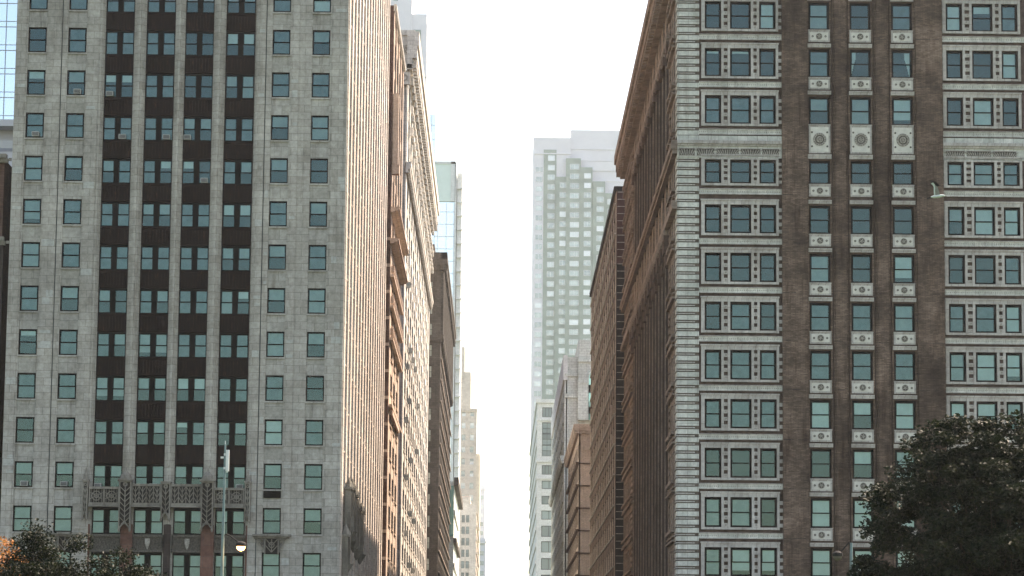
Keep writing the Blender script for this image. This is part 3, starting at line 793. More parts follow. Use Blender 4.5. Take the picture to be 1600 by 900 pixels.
b = MB(); b.box(-90, -42, 1320, 1380, 0, 354); b.box(-42, -35.1, 1320.75, 1380, 0, 312); b.box(-90, -29.85, 1323, 1380, 0, 264); b.put('body', M['lilac'], L7)
b = MB()
tops = [(-34.8, 307.5), (-33.9, 294), (-33, 282), (-32.1, 270), (-31.05, 264), (-30.15, 256.5)]
for x, z in tops: b.box(x-0.18, x+0.18, 1321.2, 1322.25, 150, z)
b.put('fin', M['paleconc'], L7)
b = MB()
for z in (321, 310.5, 300.75, 289.5, 331.5): b.box(-50.55, -48.45, 1319.7, 1320, z-3, z+3.3)
b.put('teal_window', M['teal'], L7)
b = MB(); b.box(-40.95, -37.8, 1320.3, 1320.75, 288, 304.5)
for z in (282, 270, 258, 244.5): b.box(-42, -35.1, 1320.45, 1320.75, z, z+0.6)
b.put('roof_panel', M['greenconc'], L7)
# buff tower and little salmon block further down
L8 = empty('buff_setback_tower', 'hazy buff stone tower with setbacks in the distance on the left', 'building', (-32, 1520, 0))
F8 = Face('y-', 1520); F8s = Face('x+', -11.68)
b = MB(); b.box(-64, -12.48, 1520.8, 1600, 0, 142.4); b.box(-21.6, -15.2, 1532.8, 1584, 142.4, 170.4); b.box(-20.16, -18.56, 1536, 1576, 170.4, 184); b.box(-12.48, -9.92, 1539.2, 1616, 0, 128); b.put('body', M['tantower'], L8)
grid(L8, F8, -25.28, -11.68, 0, 149.6, 3, 6.24, 2.4, 2.4, 0, 3.04, 0.48, M['tantower'], M['tantower'], M['paleconc'], M['glass_pale'], endw=1.44, cap=60)
cornice(L8, F8, -25.28, -11.52, 148, 1.92, 0.8, M['tantower'], 0)
L9 = empty('pale_salmon_block', 'small pale salmon office block with two columns of windows in front of the buff tower', 'building', (-24, 1360, 0))
F9 = Face('y-', 1360)
b = MB(); b.box(-64, -10.56, 1360.8, 1504, 0, 89.6); b.box(-64, -13.12, 1360.8, 1440, 89.6, 93.76); b.put('body', M['salmon'], L9)
grid(L9, F9, -20.16, -10.24, 0, 90.08, 2, 5.28, 2.4, 0.56, 0, 3.36, 0.48, M['white_terra'], M['white_terra'], M['frame'], M['glass_far'], endw=3.2, cap=60)
b = MB(); b.box(-20.16, -13.12, 1360.16, 1360.8, 90.08, 93.28); b.box(-20.16, -12.8, 1359.84, 1360.16, 91.2, 91.6); b.put('parapet', M['white_terra'], L9)
F9s = Face('x+', -10.24)
b = MB()
for i in range(14): F9s.box(b, 1363.2, 1504, 0, 0.72, 4.8+i*6.24, 5.76+i*6.24)
b.put('side_ledge', M['white_terra'], L9)
# farthest pale blocks
for (x0, x1, y, h, st, lab) in ((-15.75, -9.9, 2100, 165, 151.5, 'ghostly pale tower with a stepped top, farthest on the left of the street'), (-15, -8.1, 1875, 108, 102, 'faded pale green block with a ledge below the farthest left tower')):
    T = empty('distant_block', lab, 'building', (x0-15, y, 0))
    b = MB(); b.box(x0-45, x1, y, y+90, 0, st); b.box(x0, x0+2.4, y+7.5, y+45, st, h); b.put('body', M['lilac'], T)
    b = MB()
    for i in range(int(st/6.3)): b.box(x0, x1-0.9, y-0.22, y, 3+i*6.3, 5.7+i*6.3)
    b.put('window_band', M['glass_pale'], T)
    b = MB(); b.box(x0-4.5, x1+0.6, y-0.9, y, st-3.3, st-2.1); b.put('ledge', M['paleconc'], T)
# ================================================================== the right corner building
RX0, RX1, RY0, RY1, RH = 15.1, 62.0, 250.0, 356.0, 67.6
R1 = empty('terracotta_corner_building', 'big right corner building of banded cream terracotta with brown brick pilasters and medallions', 'building', (38, RY0, 0))
F = Face('y-', RY0)
FB = F.box
# window rows: (bottom, top)
rows = [(63.6, 66.0), (59.40, 61.86), (55.20, 57.70), (51.03, 53.53), (45.80, 47.88), (41.45, 43.95), (37.22, 39.75), (33.02, 35.50), (28.79, 31.35), (24.61, 27.13), (20.40, 22.94), (16.20, 18.76), (12.05, 14.50), (7.9, 10.4), (3.7, 6.2)]
lt = MB(); warm = MB(); rec = MB(); brick = MB(); dent = MB(); rel_ = MB(); roomR = MB(); rel = rel_
def flank(xa, mirror, wins, x_end, rust):
    """a flanking bay: rusticated strip (rust), three windows in pale trim, chequered strips, bands at every floor"""
    for q in (lt, warm, dent, rec): q.new()
    x0 = xa
    # backing wall, brown and recessed, split around the windows
    cuts = sorted(wins)
    left = min(xa, x_end); right = max(xa, x_end)
    xs = left
    for a, c in cuts:
        FB(rec, xs, a-.0, -.6, -.16, 0, RH-.4); xs = c
    FB(rec, xs, right, -.6, -.16, 0, RH-.4)
    for a, c in cuts:
        prev = 0
        for zb, zt in sorted(rows):
            FB(rec, a, c, -.6, -.16, prev, zb); prev = zt
        FB(rec, a, c, -.6, -.16, prev, RH-.4)
    srt = sorted(rows)
    for i, (zb, zt) in enumerate(srt):
        nzb = srt[i+1][0] if i+1 < len(srt) else zt+1.6
        # pale band halfway up the spandrel, with dentils, and its mouldings
        lim0 = rust[0] if rust and rust[0] < rust[1] else None
        ba, bb = left, right
        gap_ = nzb-zt
        FB(lt, ba, bb, -.16, .02, zb-.94, zb-.47); FB(warm, ba, bb, .02, .09, zb-.55, zb-.47); FB(warm, ba, bb, .02, .07, zb-.98, zb-.90)
        nd = int((bb-ba)/.16)
        for q in range(nd): FB(dent, ba+q*.16+.03, ba+q*.16+.10, .02, .03, zb-.78, zb-.68)
        wl, wr = cuts[0][0], cuts[-1][1]
        # head and sill trim
        FB(warm, wl-.30, wr+.22, -.16, .06, zt, zt+.42); FB(warm, wl-.30, wr+.22, -.16, .07, zb-.20, zb)
        FB(warm, wl-.36, wr+.26, -.16, .12, zt+.34, zt+.42+.04)
        # jambs and chequer strips
        FB(warm, wl-.30, wl, -.30, .06, zb, zt); FB(warm, wr, wr+.22, -.30, .06, zb, zt)
        for q in range(len(cuts)-1):
            a = cuts[q][1]; c = cuts[q+1][0]
            FB(warm, a, a+.21, -.30, .06, zb, zt); FB(warm, c-.21, c, -.30, .06, zb, zt)
            n = 4
            for k in range(n):
                za = zb+(zt-zb)*(k)/n; FB(warm, a+.21, c-.21, -.16, .05, za+.02, za+(zt-zb)/n*.52)
                FB(dent, a+.29, c-.29, .05, .08, za+.1, za+(zt-zb)/n*.42)
        if x_end > wr+.3 or mirror:
            e0, e1 = (wr+.22, right) if not mirror else (left, wl-.30)
            for k in range(4):
                za = zb+(zt-zb)*k/4; FB(warm, e0+.02, e1, -.16, .03, za+.02, za+(zt-zb)/4*.52)
    return
flankL = [(17.49, 18.92), (19.68, 21.50), (22.21, 23.64)]
flankR = [(38.43, 39.86), (40.69, 42.51), (43.25, 44.68)]
flank(17.0, False, flankL, 24.14, None)
flank(38.05, True, flankR, 45.7, None)
# solid part beyond the picture on the right
FB(rec, 45.7, RX1, -.6, -.16, 0, RH-.4)
# rustication at the corner, wrapping into the street side
def wrap(mb, z0, z1, pr, x1=17.0, y1=252.3):
    mb.box(RX0-pr, x1, RY0-pr, RY0+.3, z0, z1); mb.box(RX0-pr, RX0+.3, RY0+.3, y1, z0, z1)
wrapc = MB(); wrapc.box(RX0+.16, 17.0, RY0+.16, RY0+.6, 0, RH-.4)
z = 1.0
shelf = MB(); lt.new(); rec.new()
while z < RH-3:
    if not (48.0 < z < 49.5):
        wrap(lt, z, z+.40, .0)
        wrap(shelf, z+.49, z+.585, .05, 16.66)
    z += .70
wrapc.put('corner_core', M['core_brown'], R1); shelf.put('string_course', M['terra_warm'], R1)
# belt course and frieze
rec.new()
for xa, xb in ((RX0-.0, 24.14), (38.05, 45.7)):
    lt.new(); warm.new(); FB(lt, xa, xb, -.14, .05, 49.5, 49.95); FB(warm, xa-.0, xb, -.14, .30, 49.22, 49.5); FB(warm, xa, xb, -.14, .18, 49.04, 49.22)
    FB(lt, xa, xb, -.14, .06, 48.02, 49.04)
fpan = [(15.3, 16.62), (16.8, 18.3), (18.5, 20.42), (20.6, 22.3), (22.45, 23.9), (38.3, 39.9), (40.1, 42.2), (42.4, 44.4)]
for xa, xb in fpan:
    rel_.new(); FB(rel_, xa, xb, .06, .064, 48.2, 48.8, 1)
    FB(warm, xa-.05, xb+.05, .06, .1, 48.8, 48.86); FB(warm, xa-.05, xb+.05, .06, .1, 48.14, 48.2)
    n = int((xb-xa)/.17); xm = (xa+xb)/2
    for q in range(n):
        x = xa+.08+q*(xb-xa-.16)/max(1, n-1); tilt = (x-xm)*.22
        rel_.bar(x-tilt, 48.24, x+tilt, 48.72, RY0-.12, RY0-.066, .075)
        rel_.disc(x+tilt, RY0-.12, RY0-.066, 48.70, .05, 6)
# middle: brown brick pilasters and three window columns
mids = [(26.50, 28.32), (30.08, 31.89), (33.70, 35.52)]
for a, c in ((24.14, 26.35), (35.75, 38.05)):
    FB(brick, a, c, -.6, .35, 0, RH-.4)
for a, c in ((28.5, 29.9), (32.08, 33.52)):
    FB(brick, a+.25, c-.25, -.6, .18, 0, RH-.4); FB(brick, a+.08, a+.25, -.6, .0, 0, RH-.4); FB(brick, c-.25, c-.08, -.6, .0, 0, RH-.4)
    FB(brick, a-.18, a-.02, -.6, -.02, 0, RH-.4); FB(brick, c+.02, c+.18, -.6, -.02, 0, RH-.4); FB(rec, a-.02, a+.08, -.6, -.2, 0, RH-.4); FB(rec, c-.08, c+.02, -.6, -.2, 0, RH-.4)
joint = MB(); rj = random.Random(4)
for a, c in ((24.14, 26.35), (35.75, 38.05), (28.75, 29.65), (32.33, 33.27)):
    pr = .35 if c-a > 1.5 else .18
    for zb, zt in rows:
        z = zt+.78+rj.uniform(-.1, .1); x = a+.04
        while x < c-.15:
            w_ = rj.uniform(.15, .5); 
            if rj.random() < .75: FB(joint, x, min(c-.03, x+w_), pr, pr+.006, z-rj.uniform(.015, .04), z+rj.uniform(.01, .03))
            x += w_+.01; z += rj.uniform(-.02, .02)
joint.put('rusted_joint', M['granite_dark'], R1); joint.v = []
FB(brick, 26.35, 26.50, -.6, -.02, 0, RH-.4); FB(brick, 35.52, 35.75, -.6, -.02, 0, RH-.4)
srt = sorted(rows)
for a, c in mids:
    xm = (a+c)/2
    prev = 0
    for i, (zb, zt) in enumerate(srt):
        FB(rec, a, c, -.6, -.12, prev, zb)
        prev = zt
        if i == 0: continue
        lo = srt[i-1][1]
        big = (zb-lo) > 2.5
        # framed panel under the window
        p1 = zb-.10; p0 = zb-1.08 if not big else lo+.62
        sq = MB(); med = MB(); rel = med
        FB(sq, a-.02, c+.02, -.12, .06, p0, p1)
        FB(sq, a+.13, c-.13, .06, .075, p0+.14, p1-.14, 1)
        FB(sq, a-.1, c+.1, -.12, .16, lo+.12, lo+.33 if not big else lo+.36); FB(sq, a-.1, c+.1, -.12, .22, lo+.33 if not big else lo+.36, lo+.44 if not big else lo+.5)
        FB(sq, a-.04, c+.04, -.12, .12, zb-.09, zb)
        sq_o = sq.put('spandrel_panel', [M['terra_warm'], M['panel']], R1)
        rel.mi = 0
        zc = (p0+p1)/2; y0 = RY0-.075
        if not big:
            med.disc(xm, y0-.03, y0, zc, .29, 16); med.disc(xm, y0-.06, y0-.03, zc, .29, 16, r0=.24, mi=1)
            an = rw.random()*6.28
            for q in range(5):
                t2 = an+q*1.256; med.bar(xm, zc, xm+.19*math.cos(t2), zc+.19*math.sin(t2), y0-.07, y0-.03, .07, mi=1)
            for s_ in (-1, 1): 
                med.disc(xm+s_*.56, y0-.02, y0, zc, .10, 8); med.disc(xm+s_*.56, y0-.04, y0-.02, zc, .045, 6, mi=1)
        else:
            med.disc(xm, y0-.05, y0, zc, .58, 24, r0=.40, mi=1); med.disc(xm, y0-.02, y0, zc, .40, 20); med.disc(xm, y0-.06, y0-.02, zc, .28, 16, r0=.2, mi=1)
            for q in range(16):
                t2 = q*.3927; med.disc(xm+.49*math.cos(t2), y0-.07, y0-.05, zc+.49*math.sin(t2), .045, 6)
            for q in range(6):
                t2 = q*1.047; med.bar(xm, zc, xm+.2*math.cos(t2), zc+.2*math.sin(t2), y0-.09, y0-.02, .06, mi=1)
            for sx_ in (-1, 1):
                for sz_ in (-1, 1): med.disc(xm+sx_*.66, y0-.03, y0, zc+sz_*.62, .09, 8)
        mo = med.put('medallion', [M['medal_dark'], M['relief']]); mo.parent = sq_o; mo.location = -R1.location-sq_o.location
    FB(rec, a, c, -.6, -.12, prev, RH-.4)
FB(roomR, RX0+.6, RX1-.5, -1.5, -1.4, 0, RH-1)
lt.each('terracotta_band', M['terra'], R1); warm.each('terracotta_trim', M['terra_warm'], R1); rec.each('recessed_wall', M['terra_recess'], R1)
brick.each('brick_pilaster', M['brick_brown'], R1); rel_.each('carved_frieze', [M['relief'], M['medal_dark']], R1); dent.each('dentil_course', M['relief'], R1)
roomR.put('dark_interior', M['room'], R1)
b = MB(); b.box(RX0+.9, RX1, RY0+1.6, RY1-.3, 0, RH-1); b.box(RX1-.4, RX1, RY0+.6, RY1, 0, RH-1); b.put('body', M['brick_street'], R1)
# windows of the front
def mode_right(i, j, mid):
    r = rw.random()
    if i <= 6 and rw.random() < .35: return (None, 0)
    if r < .30: return (SD, 1.0)
    if r < .50: return (SG, 1.0)
    if r < .64: return (SW, 1.0)
    if r < .74: return (SG, .5)
    if r < .86: return (SW, rw.choice([.5, .3, .12, .8]))
    return (None, 0)
rm = {}
cnt = 0
for i, (zb, zt) in enumerate(rows):
    h = zt-zb
    rowmode = mode_right(i, 0, False)
    for (a, c), mid in [(q, 0) for q in flankL] + [(q, 1) for q in mids] + [(q, 2) for q in flankR]:
        key = (round(c-a, 2), round(h, 2))
        if key not in rm:
            f_, p_, cw_ = sash_parts(c-a, h, .17); rm[key] = (f_.mesh('window', M['frame']), p_.mesh('pane', M['glass']), cw_)
        fm_, pm_, cw_ = rm[key]
        md = mode_right(i, 0, mid) if mid != 0 or rw.random() < .35 else rowmode
        if 8 <= i <= 9 and mid == 0: md = (SD, 1)
        if i in (11, 12) and mid == 1: md = (SW, 1)
        if i == 2 and a > 30 and mid == 1: md = ('curtain', 1 if a < 32 else -1)
        o = near_window(R1, 'window', fm_, pm_, c-a, h, cw_-.1, 0, 1, ((a+c)/2, RY0+.24, zb), md)
for (xm, i, s_) in ((30.985, 2, 1), (34.61, 2, -1)):
    pass
# street side: corner bay, deep brick piers, pale end pier, belt, arcade tops, cornice
FR = Face('x-', RX0)
pier = MB(); dark = MB(); pale = MB(); bel = MB(); cap_ = MB()
ps, pe = 262.5, 330.0
np_ = 13
FR.box(dark, 252.3, RY1, -.75, -.65, 0, RH-1)
for zlo, zhi in ((0, 43.0), (48.6, 60.6)):
    for i in range(np_):
        y = ps+(pe-ps)*i/(np_-1)
        FR.box(pier, y-1.05, y+1.05, -.65, -.05, zlo, zhi)
        FR.box(pale, y-1.05, y-.80, -.05, .05, zlo, zhi); 
        FR.box(pier, y+.75, y+1.05, -.05, .0, zlo, zhi)
        if zlo == 0:
            FR.box(cap_, y-1.2, y+1.2, -.05, .5, 41.4, 43.0); FR.box(cap_, y-.9, y+.9, -.05, .35, 40.3, 41.4)
        else: FR.box(cap_, y-1.15, y+1.15, -.05, .3, 59.8, 60.8)
specs = []
wmR = win_mesh(3.2, 2.5, M['frame'], M['glass_side'], .15, True, 1)
for i in range(np_-1):
    y = ps+(pe-ps)*(i+.5)/(np_-1)
    for zb, zt in rows:
        specs.append((y, -.62, zb, wmR))
put_windows(R1, FR, specs, 'street_window', 60)
# corner bay and end bays in pale terracotta
for (ya, yb, wn) in ((252.3, 261.4, 3), (331.2, 356.0, 6)):
    m_ = M['terra_warm']
    gw = (yb-ya)/wn
    for i in range(wn+1):
        y = ya+gw*i; FR.box(pale, max(ya, y-.55), min(yb, y+.55), -.65, .0, 0, RH-1)
    for i in range(wn):
        y = ya+gw*(i+.5); prev = 0
        for zb, zt in sorted(rows):
            FR.box(pale, y-gw/2+.55, y+gw/2-.55, -.65, -.02, prev, zb); prev = zt
            FR.box(bel, y-gw/2+.3, y+gw/2-.3, 0, .32, zb-.3, zb-.02)
            FR.box(bel, ya, yb, 0, .28, zt+.55, zt+.72) if i == 0 else None
            FR.box(bel, ya, yb, 0, .20, zb-.75, zb-.6) if i == 0 else None
        FR.box(pale, y-gw/2+.55, y+gw/2-.55, -.65, -.02, prev, RH-1)
    z = 1.0
    while z < RH-3:
        FR.box(bel, yb-1.6 if ya < 300 else ya, yb if ya < 300 else ya+5, 0, .06, z, z+.4); z += .7
    specs = []
    for i in range(wn):
        y = ya+gw*(i+.5)
        for zb, zt in rows: specs.append((y, -.5, zb, win_mesh(gw-1.1, 2.5, M['frame'], M['glass_side'], .12)))
    put_windows(R1, FR, specs, 'end_window' if ya > 300 else 'corner_window', 60)
# attic storeys above and between
for zlo, zhi in ((43.0, 48.3), (60.6, RH-1.0)):
    for i in range(np_):
        y = ps+(pe-ps)*i/(np_-1); FR.box(pale, y-1.3, y+1.3, -.65, .0, zlo+.8, zhi)
    FR.box(pale, 261.4, 331.2, -.65, .05, zlo, zlo+.8)
FR.box(bel, 249.7, RY1, 0, .45, 43.5, 44.1); FR.box(bel, 261.4, 331.2, 0, .3, 61.1, 61.6)
for i in range(40):
    y = 262+i*1.75; FR.box(bel, y-.35, y+.35, 0, .55, 42.6, 43.5); FR.box(bel, y-.3, y+.3, 0, .35, 60.6, 61.1)
FR.box(bel, 249.7, RY1, 0, .42, 48.3, 48.7); FR.box(bel, 249.55, RY1, 0, .58, 48.7, 49.1); FR.box(bel, 249.7, RY1, 0, .5, 49.1, 49.5)
pier.each('street_pier', M['brick_street'], R1); dark.put('recess', M['granite_dark'], R1); pale.put('pale_street_wall', M['street_trim'], R1)
bel.put('belt_course', M['street_trim'], R1); cap_.each('pier_capital', M['tan_dark'], R1)
cornice(R1, FR, 248.8, 355.6, 64.8, 2.8, 1.35, M['street_trim'], 1.3, 'roof_cornice'); cornice(R1, F, RX0-1.35, RX1, 66.2, 1.8, 1.2, M['street_trim'], 1.1, 'roof_cornice')
# ================================================================== the rest of the right row
R2 = empty('tan_grid_building', 'brown building with a grid of tan piers and bright ledges, second on the right', 'building', (25, 372, 0))
FR2 = Face('x-', 14.75); FR2f = Face('y-', 372)
b = MB(); b.box(15.3, 50, 372.3, 473, 0, 66.0); b.put('body', M['tan_dark'], R2)
grid(R2, FR2, 372.4, 473, 0, 66.2, 14, 3.86, 26.0-3.86*6, 2.2, .05, 2.5, .13, M['tan'], M['tan_dark'], M['frame'], M['glass_side'], endw=2.5, spn=.09, split=2, cap=100)
b = MB()
for k in range(17):
    z = 26.0-3.86*6+k*3.86
    FR2.box(b, 372.2, 473, .09, .25, z-.12, z+.02)
b.put('ledge_strip', M['terra_warm'], R2)
b = MB(); FR2.box(b, 372.1, 473.2, 0, .35, 66.2, 66.8); b.box(14.6, 50, 372.0, 372.5, 66.2, 66.8); b.put('coping', M['dark_metal'], R2)
b = MB(); z = 0; i = 0; bt = MB(); ln = MB()
while z < 66.1:
    (bt if z > 56 else b).box(14.75, 17.5, 372.05, 372.4, z, min(66.2, z+.9)); ln.box(14.85, 17.5, 372.0, 372.05, z-.03, z+.03); z += .93
b.box(17.5, 50, 372.05, 372.4, 0, 66.2)
b.put('black_panel', M['black_tile'], R2); bt.put('maroon_panel', M['maroon_tile'], R2); ln.put('joint_strip', M['white_line'], R2)
R3 = empty('salmon_banded_building', 'salmon brick building with dark bands at every floor, third on the right', 'building', (25, 480, 0))
FR3 = Face('x-', 13.05); FR3f = Face('y-', 480)
b = MB(); b.box(13.6, 40, 480.5, 553, 0, 45.4); b.put('body', M['salmon'], R3)
grid(R3, FR3, 480, 553, 0, 44.6, 9, 3.65, 22.6-3.65*6, 2.2, 0, 2.3, .14, M['salmon'], M['salmon'], M['frame'], M['glass_side'], endw=2.5, spn=0, split=2, cap=80)
grid(R3, FR3f, 13.05, 24, 0, 44.6, 4, 3.65, 22.4-3.65*6, 1.4, 0, 2.5, .3, M['salmon'], M['salmon'], M['frame'], M['glass_far'], endw=1.95, cap=40, name='front_window', piername='front_wall')
b = MB()
for k in range(11):
    z = 21.45-3.65*5+k*3.65
    FR3.box(b, 479.6, 553, .0, .45, z-.12, z+.22); b.box(12.6, 24, 479.75, 480, z-.12, z+.1)
b.put('stone_band', M['salmon_band'], R3)
cornice(R3, FR3, 479.3, 553, 44.6, 1.5, .9, M['salmon'], 1.6); cornice(R3, FR3f, 12.2, 24, 44.6, 1.5, .6, M['salmon'], 1.0)
b = MB(); b.disc(14.3, 479.7, 480, 42.6, .8, 16); 
for q in range(8): b.disc(14.3+.6*math.cos(q*.785), 479.6, 479.75, 42.6+.6*math.sin(q*.785), .3, 8)
b.put('wreath_relief', M['salmon'], R3)
R4 = empty('grey_green_stone_building', 'tall grey green stone building with an arched top window rising behind the salmon building', 'building', (25, 560, 0))
FR4 = Face('x-', 12.45); FR4f = Face('y-', 560)
b = MB(); b.box(13.0, 45, 560.8, 690, 0, 66.5); b.box(15.0, 45, 559.4, 600, 54.3, 69.7); b.box(12.9, 15, 560.3, 560.8, 0, 66.5); b.put('body', M['greenstone'], R4)
grid(R4, FR4, 560.3, 690, 0, 62.0, 12, 3.8, 1.2, 3.0, .06, 2.4, .14, M['greenstone'], M['greenstone'], M['frame'], M['glass_far'], endw=4.5, spn=0, sill=.2, split=2, cap=80)
b = MB(); FR4.box(b, 560, 690, -.5, .3, 62.0, 66.8); b.put('parapet', M['whitestone'], R4)
cornice(R4, FR4, 559.6, 690, 46.0, 1.5, .8, M['greenstone'], 2.0)
b = MB(); b.box(12.4, 15, 559.9, 560.3, 58.6, 59.4); b.box(12.4, 15, 559.95, 560.3, 62.7, 63.3); b.box(12.2, 15, 559.8, 560.3, 46.2, 47.4); b.box(14.85, 19, 559.1, 559.4, 65.4, 65.9)
b.box(14.95, 17.0, 559.0, 559.4, 61.3, 62.0); b.box(14.95, 16.85, 559.15, 559.4, 54.3, 61.3); b.put('string_course', M['greenstone'], R4)
b = MB(); n = 10
for q in range(n):
    a0 = math.pi/2+q*(math.pi/2)/n; a1 = a0+(math.pi/2)/n
    b.bar(19.1+2.3*math.cos(a0), 62+2.4*math.sin(a0), 19.1+2.3*math.cos(a1), 62+2.4*math.sin(a1), 559.05, 559.4, .3)
ao = b.put('arch', M['greenstone'], R4)
b = MB(); b.box(17.0, 21, 559.3, 559.4, 54.3, 63.6); b.put('arched_window', M['teal'], R4)
b = MB(); b.box(17.0, 21, 559.2, 559.3, 59.5, 61.0); b.box(17.0, 21, 559.2, 559.3, 55.5, 56.8); b.put('window_bar', M['frame'], R4)
R5 = empty('white_columned_building', 'pale white building with tall columns between dark windows, below the hazy tower', 'building', (28, 1008, 0))
FR5 = Face('y-', 1008); 
b = MB(); b.box(13.44, 63, 1008.84, 1232, 0, 102.2); b.put('body', M['whitestone'], R5)
b = MB()
FB5 = FR5.box
zz = [(97.3, 100.66, 1), (83.86, 95.48, 2), (77.56, 80.78, 1), (72.66, 75.46, 0), (67.34, 70.28, 0), (62.16, 65.24, 0), (56.28, 60.06, 0), (50.96, 54.74, 0), (45.08, 49, 0), (39.2, 43.4, 0), (33.6, 37.8, 0), (28, 32.2, 0)]
prev = 103.18
for zb, zt, k in zz:
    FB5(b, 13.02, 28, -0.84, 0, zt, prev)
    FB5(b, 13.02, 14.7, -0.84, 0, zb, zt)
    if k: FB5(b, 18.13, 18.83, -0.84, 0, zb, zt)
    FB5(b, 22.26, 28, -0.84, 0, zb, zt) 
    prev = zb
FB5(b, 13.02, 28, -0.84, 0, 0, prev)
b.box(13.02, 13.44, 1008.84, 1232, 0, 103.18)
b.put('stone_wall', M['whitestone'], R5)
b = MB(); FB5(b, 12.74, 28, 0, 0.7, 102.2, 103.46); FB5(b, 12.74, 28, 0, 0.49, 96.04, 96.74); FB5(b, 12.74, 28, 0, 0.56, 81.76, 82.6); FB5(b, 12.74, 28, 0, 0.42, 76.02, 76.86)
b.box(12.6, 13.02, 1008, 1232, 102.2, 103.46); b.put('cornice', M['whitestone'], R5)
for x in (18.48, 22.54):
    b = MB(); b.tube([(x, 1007.72, 82.6), (x, 1007.72, 83.16), (x, 1007.72, 94.36), (x, 1007.72, 95.06), (x, 1007.72, 95.9)], [0.77, 0.59, 0.53, 0.77, 0.84], 10); b.put('column', M['whitestone'], R5)
for zb, zt, k in zz:
    segs = [(14.7, 18.13), (18.83, 22.26)] if k else [(14.7, 22.26)]
    for a, c in segs:
        if k == 2:
            for q in range(3):
                z0 = zb+(zt-zb)*q/3
                inst('window', win_mesh(c-a, (zt-zb)/3, M['dark_metal'], M['glass_far'], 0.17, True, 1), R5, ((a+c)/2, 1008.42, z0))
        else: inst('window', win_mesh(c-a, zt-zb, M['dark_metal'], M['glass_far'], 0.2, False, 2), R5, ((a+c)/2, 1008.42, zb))
FRs = Face('x-', 13.02)
b = MB()
for i in range(16): FRs.box(b, 1010.8, 1232, 0, 0.35, 7+i*5.74, 8.4+i*5.74)
b.put('side_ledge', M['whitestone'], R5)
# hazy folded tower
R6 = empty('hazy_apartment_tower', 'huge hazy grey green tower with stacked square windows at the end of the street', 'building', (67.5, 1875, 0))
b = MB()
b.box(20.4, 44.4, 1875, 1935, 0, 361.2); b.box(44.4, 105, 1877.25, 1935, 0, 366.9)
b.put('tower_wall', M['lilac'], R6)
b = MB()
cols_ = [(21.9, 26.4, 342, 0), (29.7, 34.2, 349.5, 0), (37.5, 41.7, 331.5, 1.35), (44.1, 49.95, 343.5, 2.7), (53.1, 57.45, 337.5, 3.3), (61.35, 65.7, 328.5, 2.7), (68.25, 73.05, 321, 1.35), (75.75, 80.4, 313.5, 0.9)]
for i, (a, c, zt, pr) in enumerate(cols_):
    if i >= 1: b.box(a-2.7, c+1.0, 1875-pr-0.45, 1877.1, 0, zt+3.75)
b.put('bay_shaft', M['greenconc'], R6)
b = MB()
for i, z in enumerate((354, 346.5, 339.75, 333)): b.box(44.55, 103.5, 1876.8, 1877.25, z, z+0.52)
b.box(20.4, 44.4, 1874.4, 1875, 350.25, 351); b.box(44.7, 103.5, 1876.88, 1877.18, 340.35, 346.2); b.put('crown_band', M['paleconc'], R6)
vis = []
for i, (a, c, zt, pr) in enumerate(cols_):
    wmT = win_mesh(c-a, 3.53, M['paleconc'], M['glass_pale'], 0.18, False, 1)
    k = 0; z = zt
    while z > 6:
        vis.append((a, c, z-3.6, pr, wmT, i)); z -= 6.33
spec_ = [((a+c)/2, pr+0.63 if i >= 1 else .18, z, wmT) for a, c, z, pr, wmT, i in vis]
spec_.sort(key=lambda q: -q[2])
put_windows(R6, Face('y-', 1875), spec_[:], 'window', 100)
b = MB(); b.box(39.75, 49.5, 1650, 1695, 0, 192); b.box(42, 43.5, 1649.25, 1650, 180, 189)
rb = b.put('rooftop_block', M['greenconc']); rb.location = (0, 0, 0)
tag(rb, 'small dull green block above the grey green stone building, before the hazy tower', 'building')
# ================================================================== street furniture
def lamp(x, y, z, side, lit, label, h_arm, extra):
    T = empty('street_lamp', label, 'street lamp', (x, y, 0), 'street lamps along the avenue')
    def L(b, n, m):
        o = b.put(n, m); o.parent = T; return o
    b = MB(); b.tube([(0, 0, 0), (0, 0, .5), (0, 0, .55), (.02, 0, h_arm), (.03, 0, extra)], [.2, .18, .10, .065, .04], 12); L(b, 'pole', M['tealpole'])
    b = MB()
    if side > 0: pts = [(.02, 0, h_arm-.5), (.06, 0, h_arm-.05), (.15, 0, h_arm+.05), (.3, 0, h_arm), (.72, -.05, h_arm-.32)]
    else: pts = [(-.02, 0, h_arm-.5), (-.03, 0, h_arm-.02), (-.08, 0, h_arm+.02), (-.3, 0, h_arm-.25), (-.48, -.02, h_arm-.42)]
    b.tube(pts, .03, 8); L(b, 'arm', M['dark_metal'])
    ex, ey, ez = pts[-1]
    b = MB(); c = (ex+side*.10, ey, ez-.04)
    b.tube([(c[0], c[1], c[2]+.10), (c[0], c[1], c[2]+.07), (c[0], c[1], c[2]), (c[0], c[1], c[2]-.12), (c[0], c[1], c[2]-.13)], [.05, .15, .22, .235, .20], 16); hd = L(b, 'lamp_head', M['dark_metal'])
    b = MB(); b.tube([(c[0], c[1], c[2]-.131), (c[0], c[1], c[2]-.22), (c[0], c[1], c[2]-.29), (c[0], c[1], c[2]-.32)], [.19, .175, .11, .02], 16)
    o = b.put('lens', M['lamp_on'] if lit else M['lamp_off']); o.parent = hd
    return T, L
T, L = lamp(-12.05, 129, 0, 1, True, 'tall green street lamp with a lit orange globe in front of the limestone tower', 8.62, 12.6)
b = MB(); b.box(.07, .21, -.08, .08, 11.42, 12.35); b.box(-.02, .06, -.05, .05, 12.1, 12.2); b.box(-.02, .06, -.05, .05, 11.5, 11.6); b.box(-.16, -.03, -.04, .04, 11.98, 12.06)
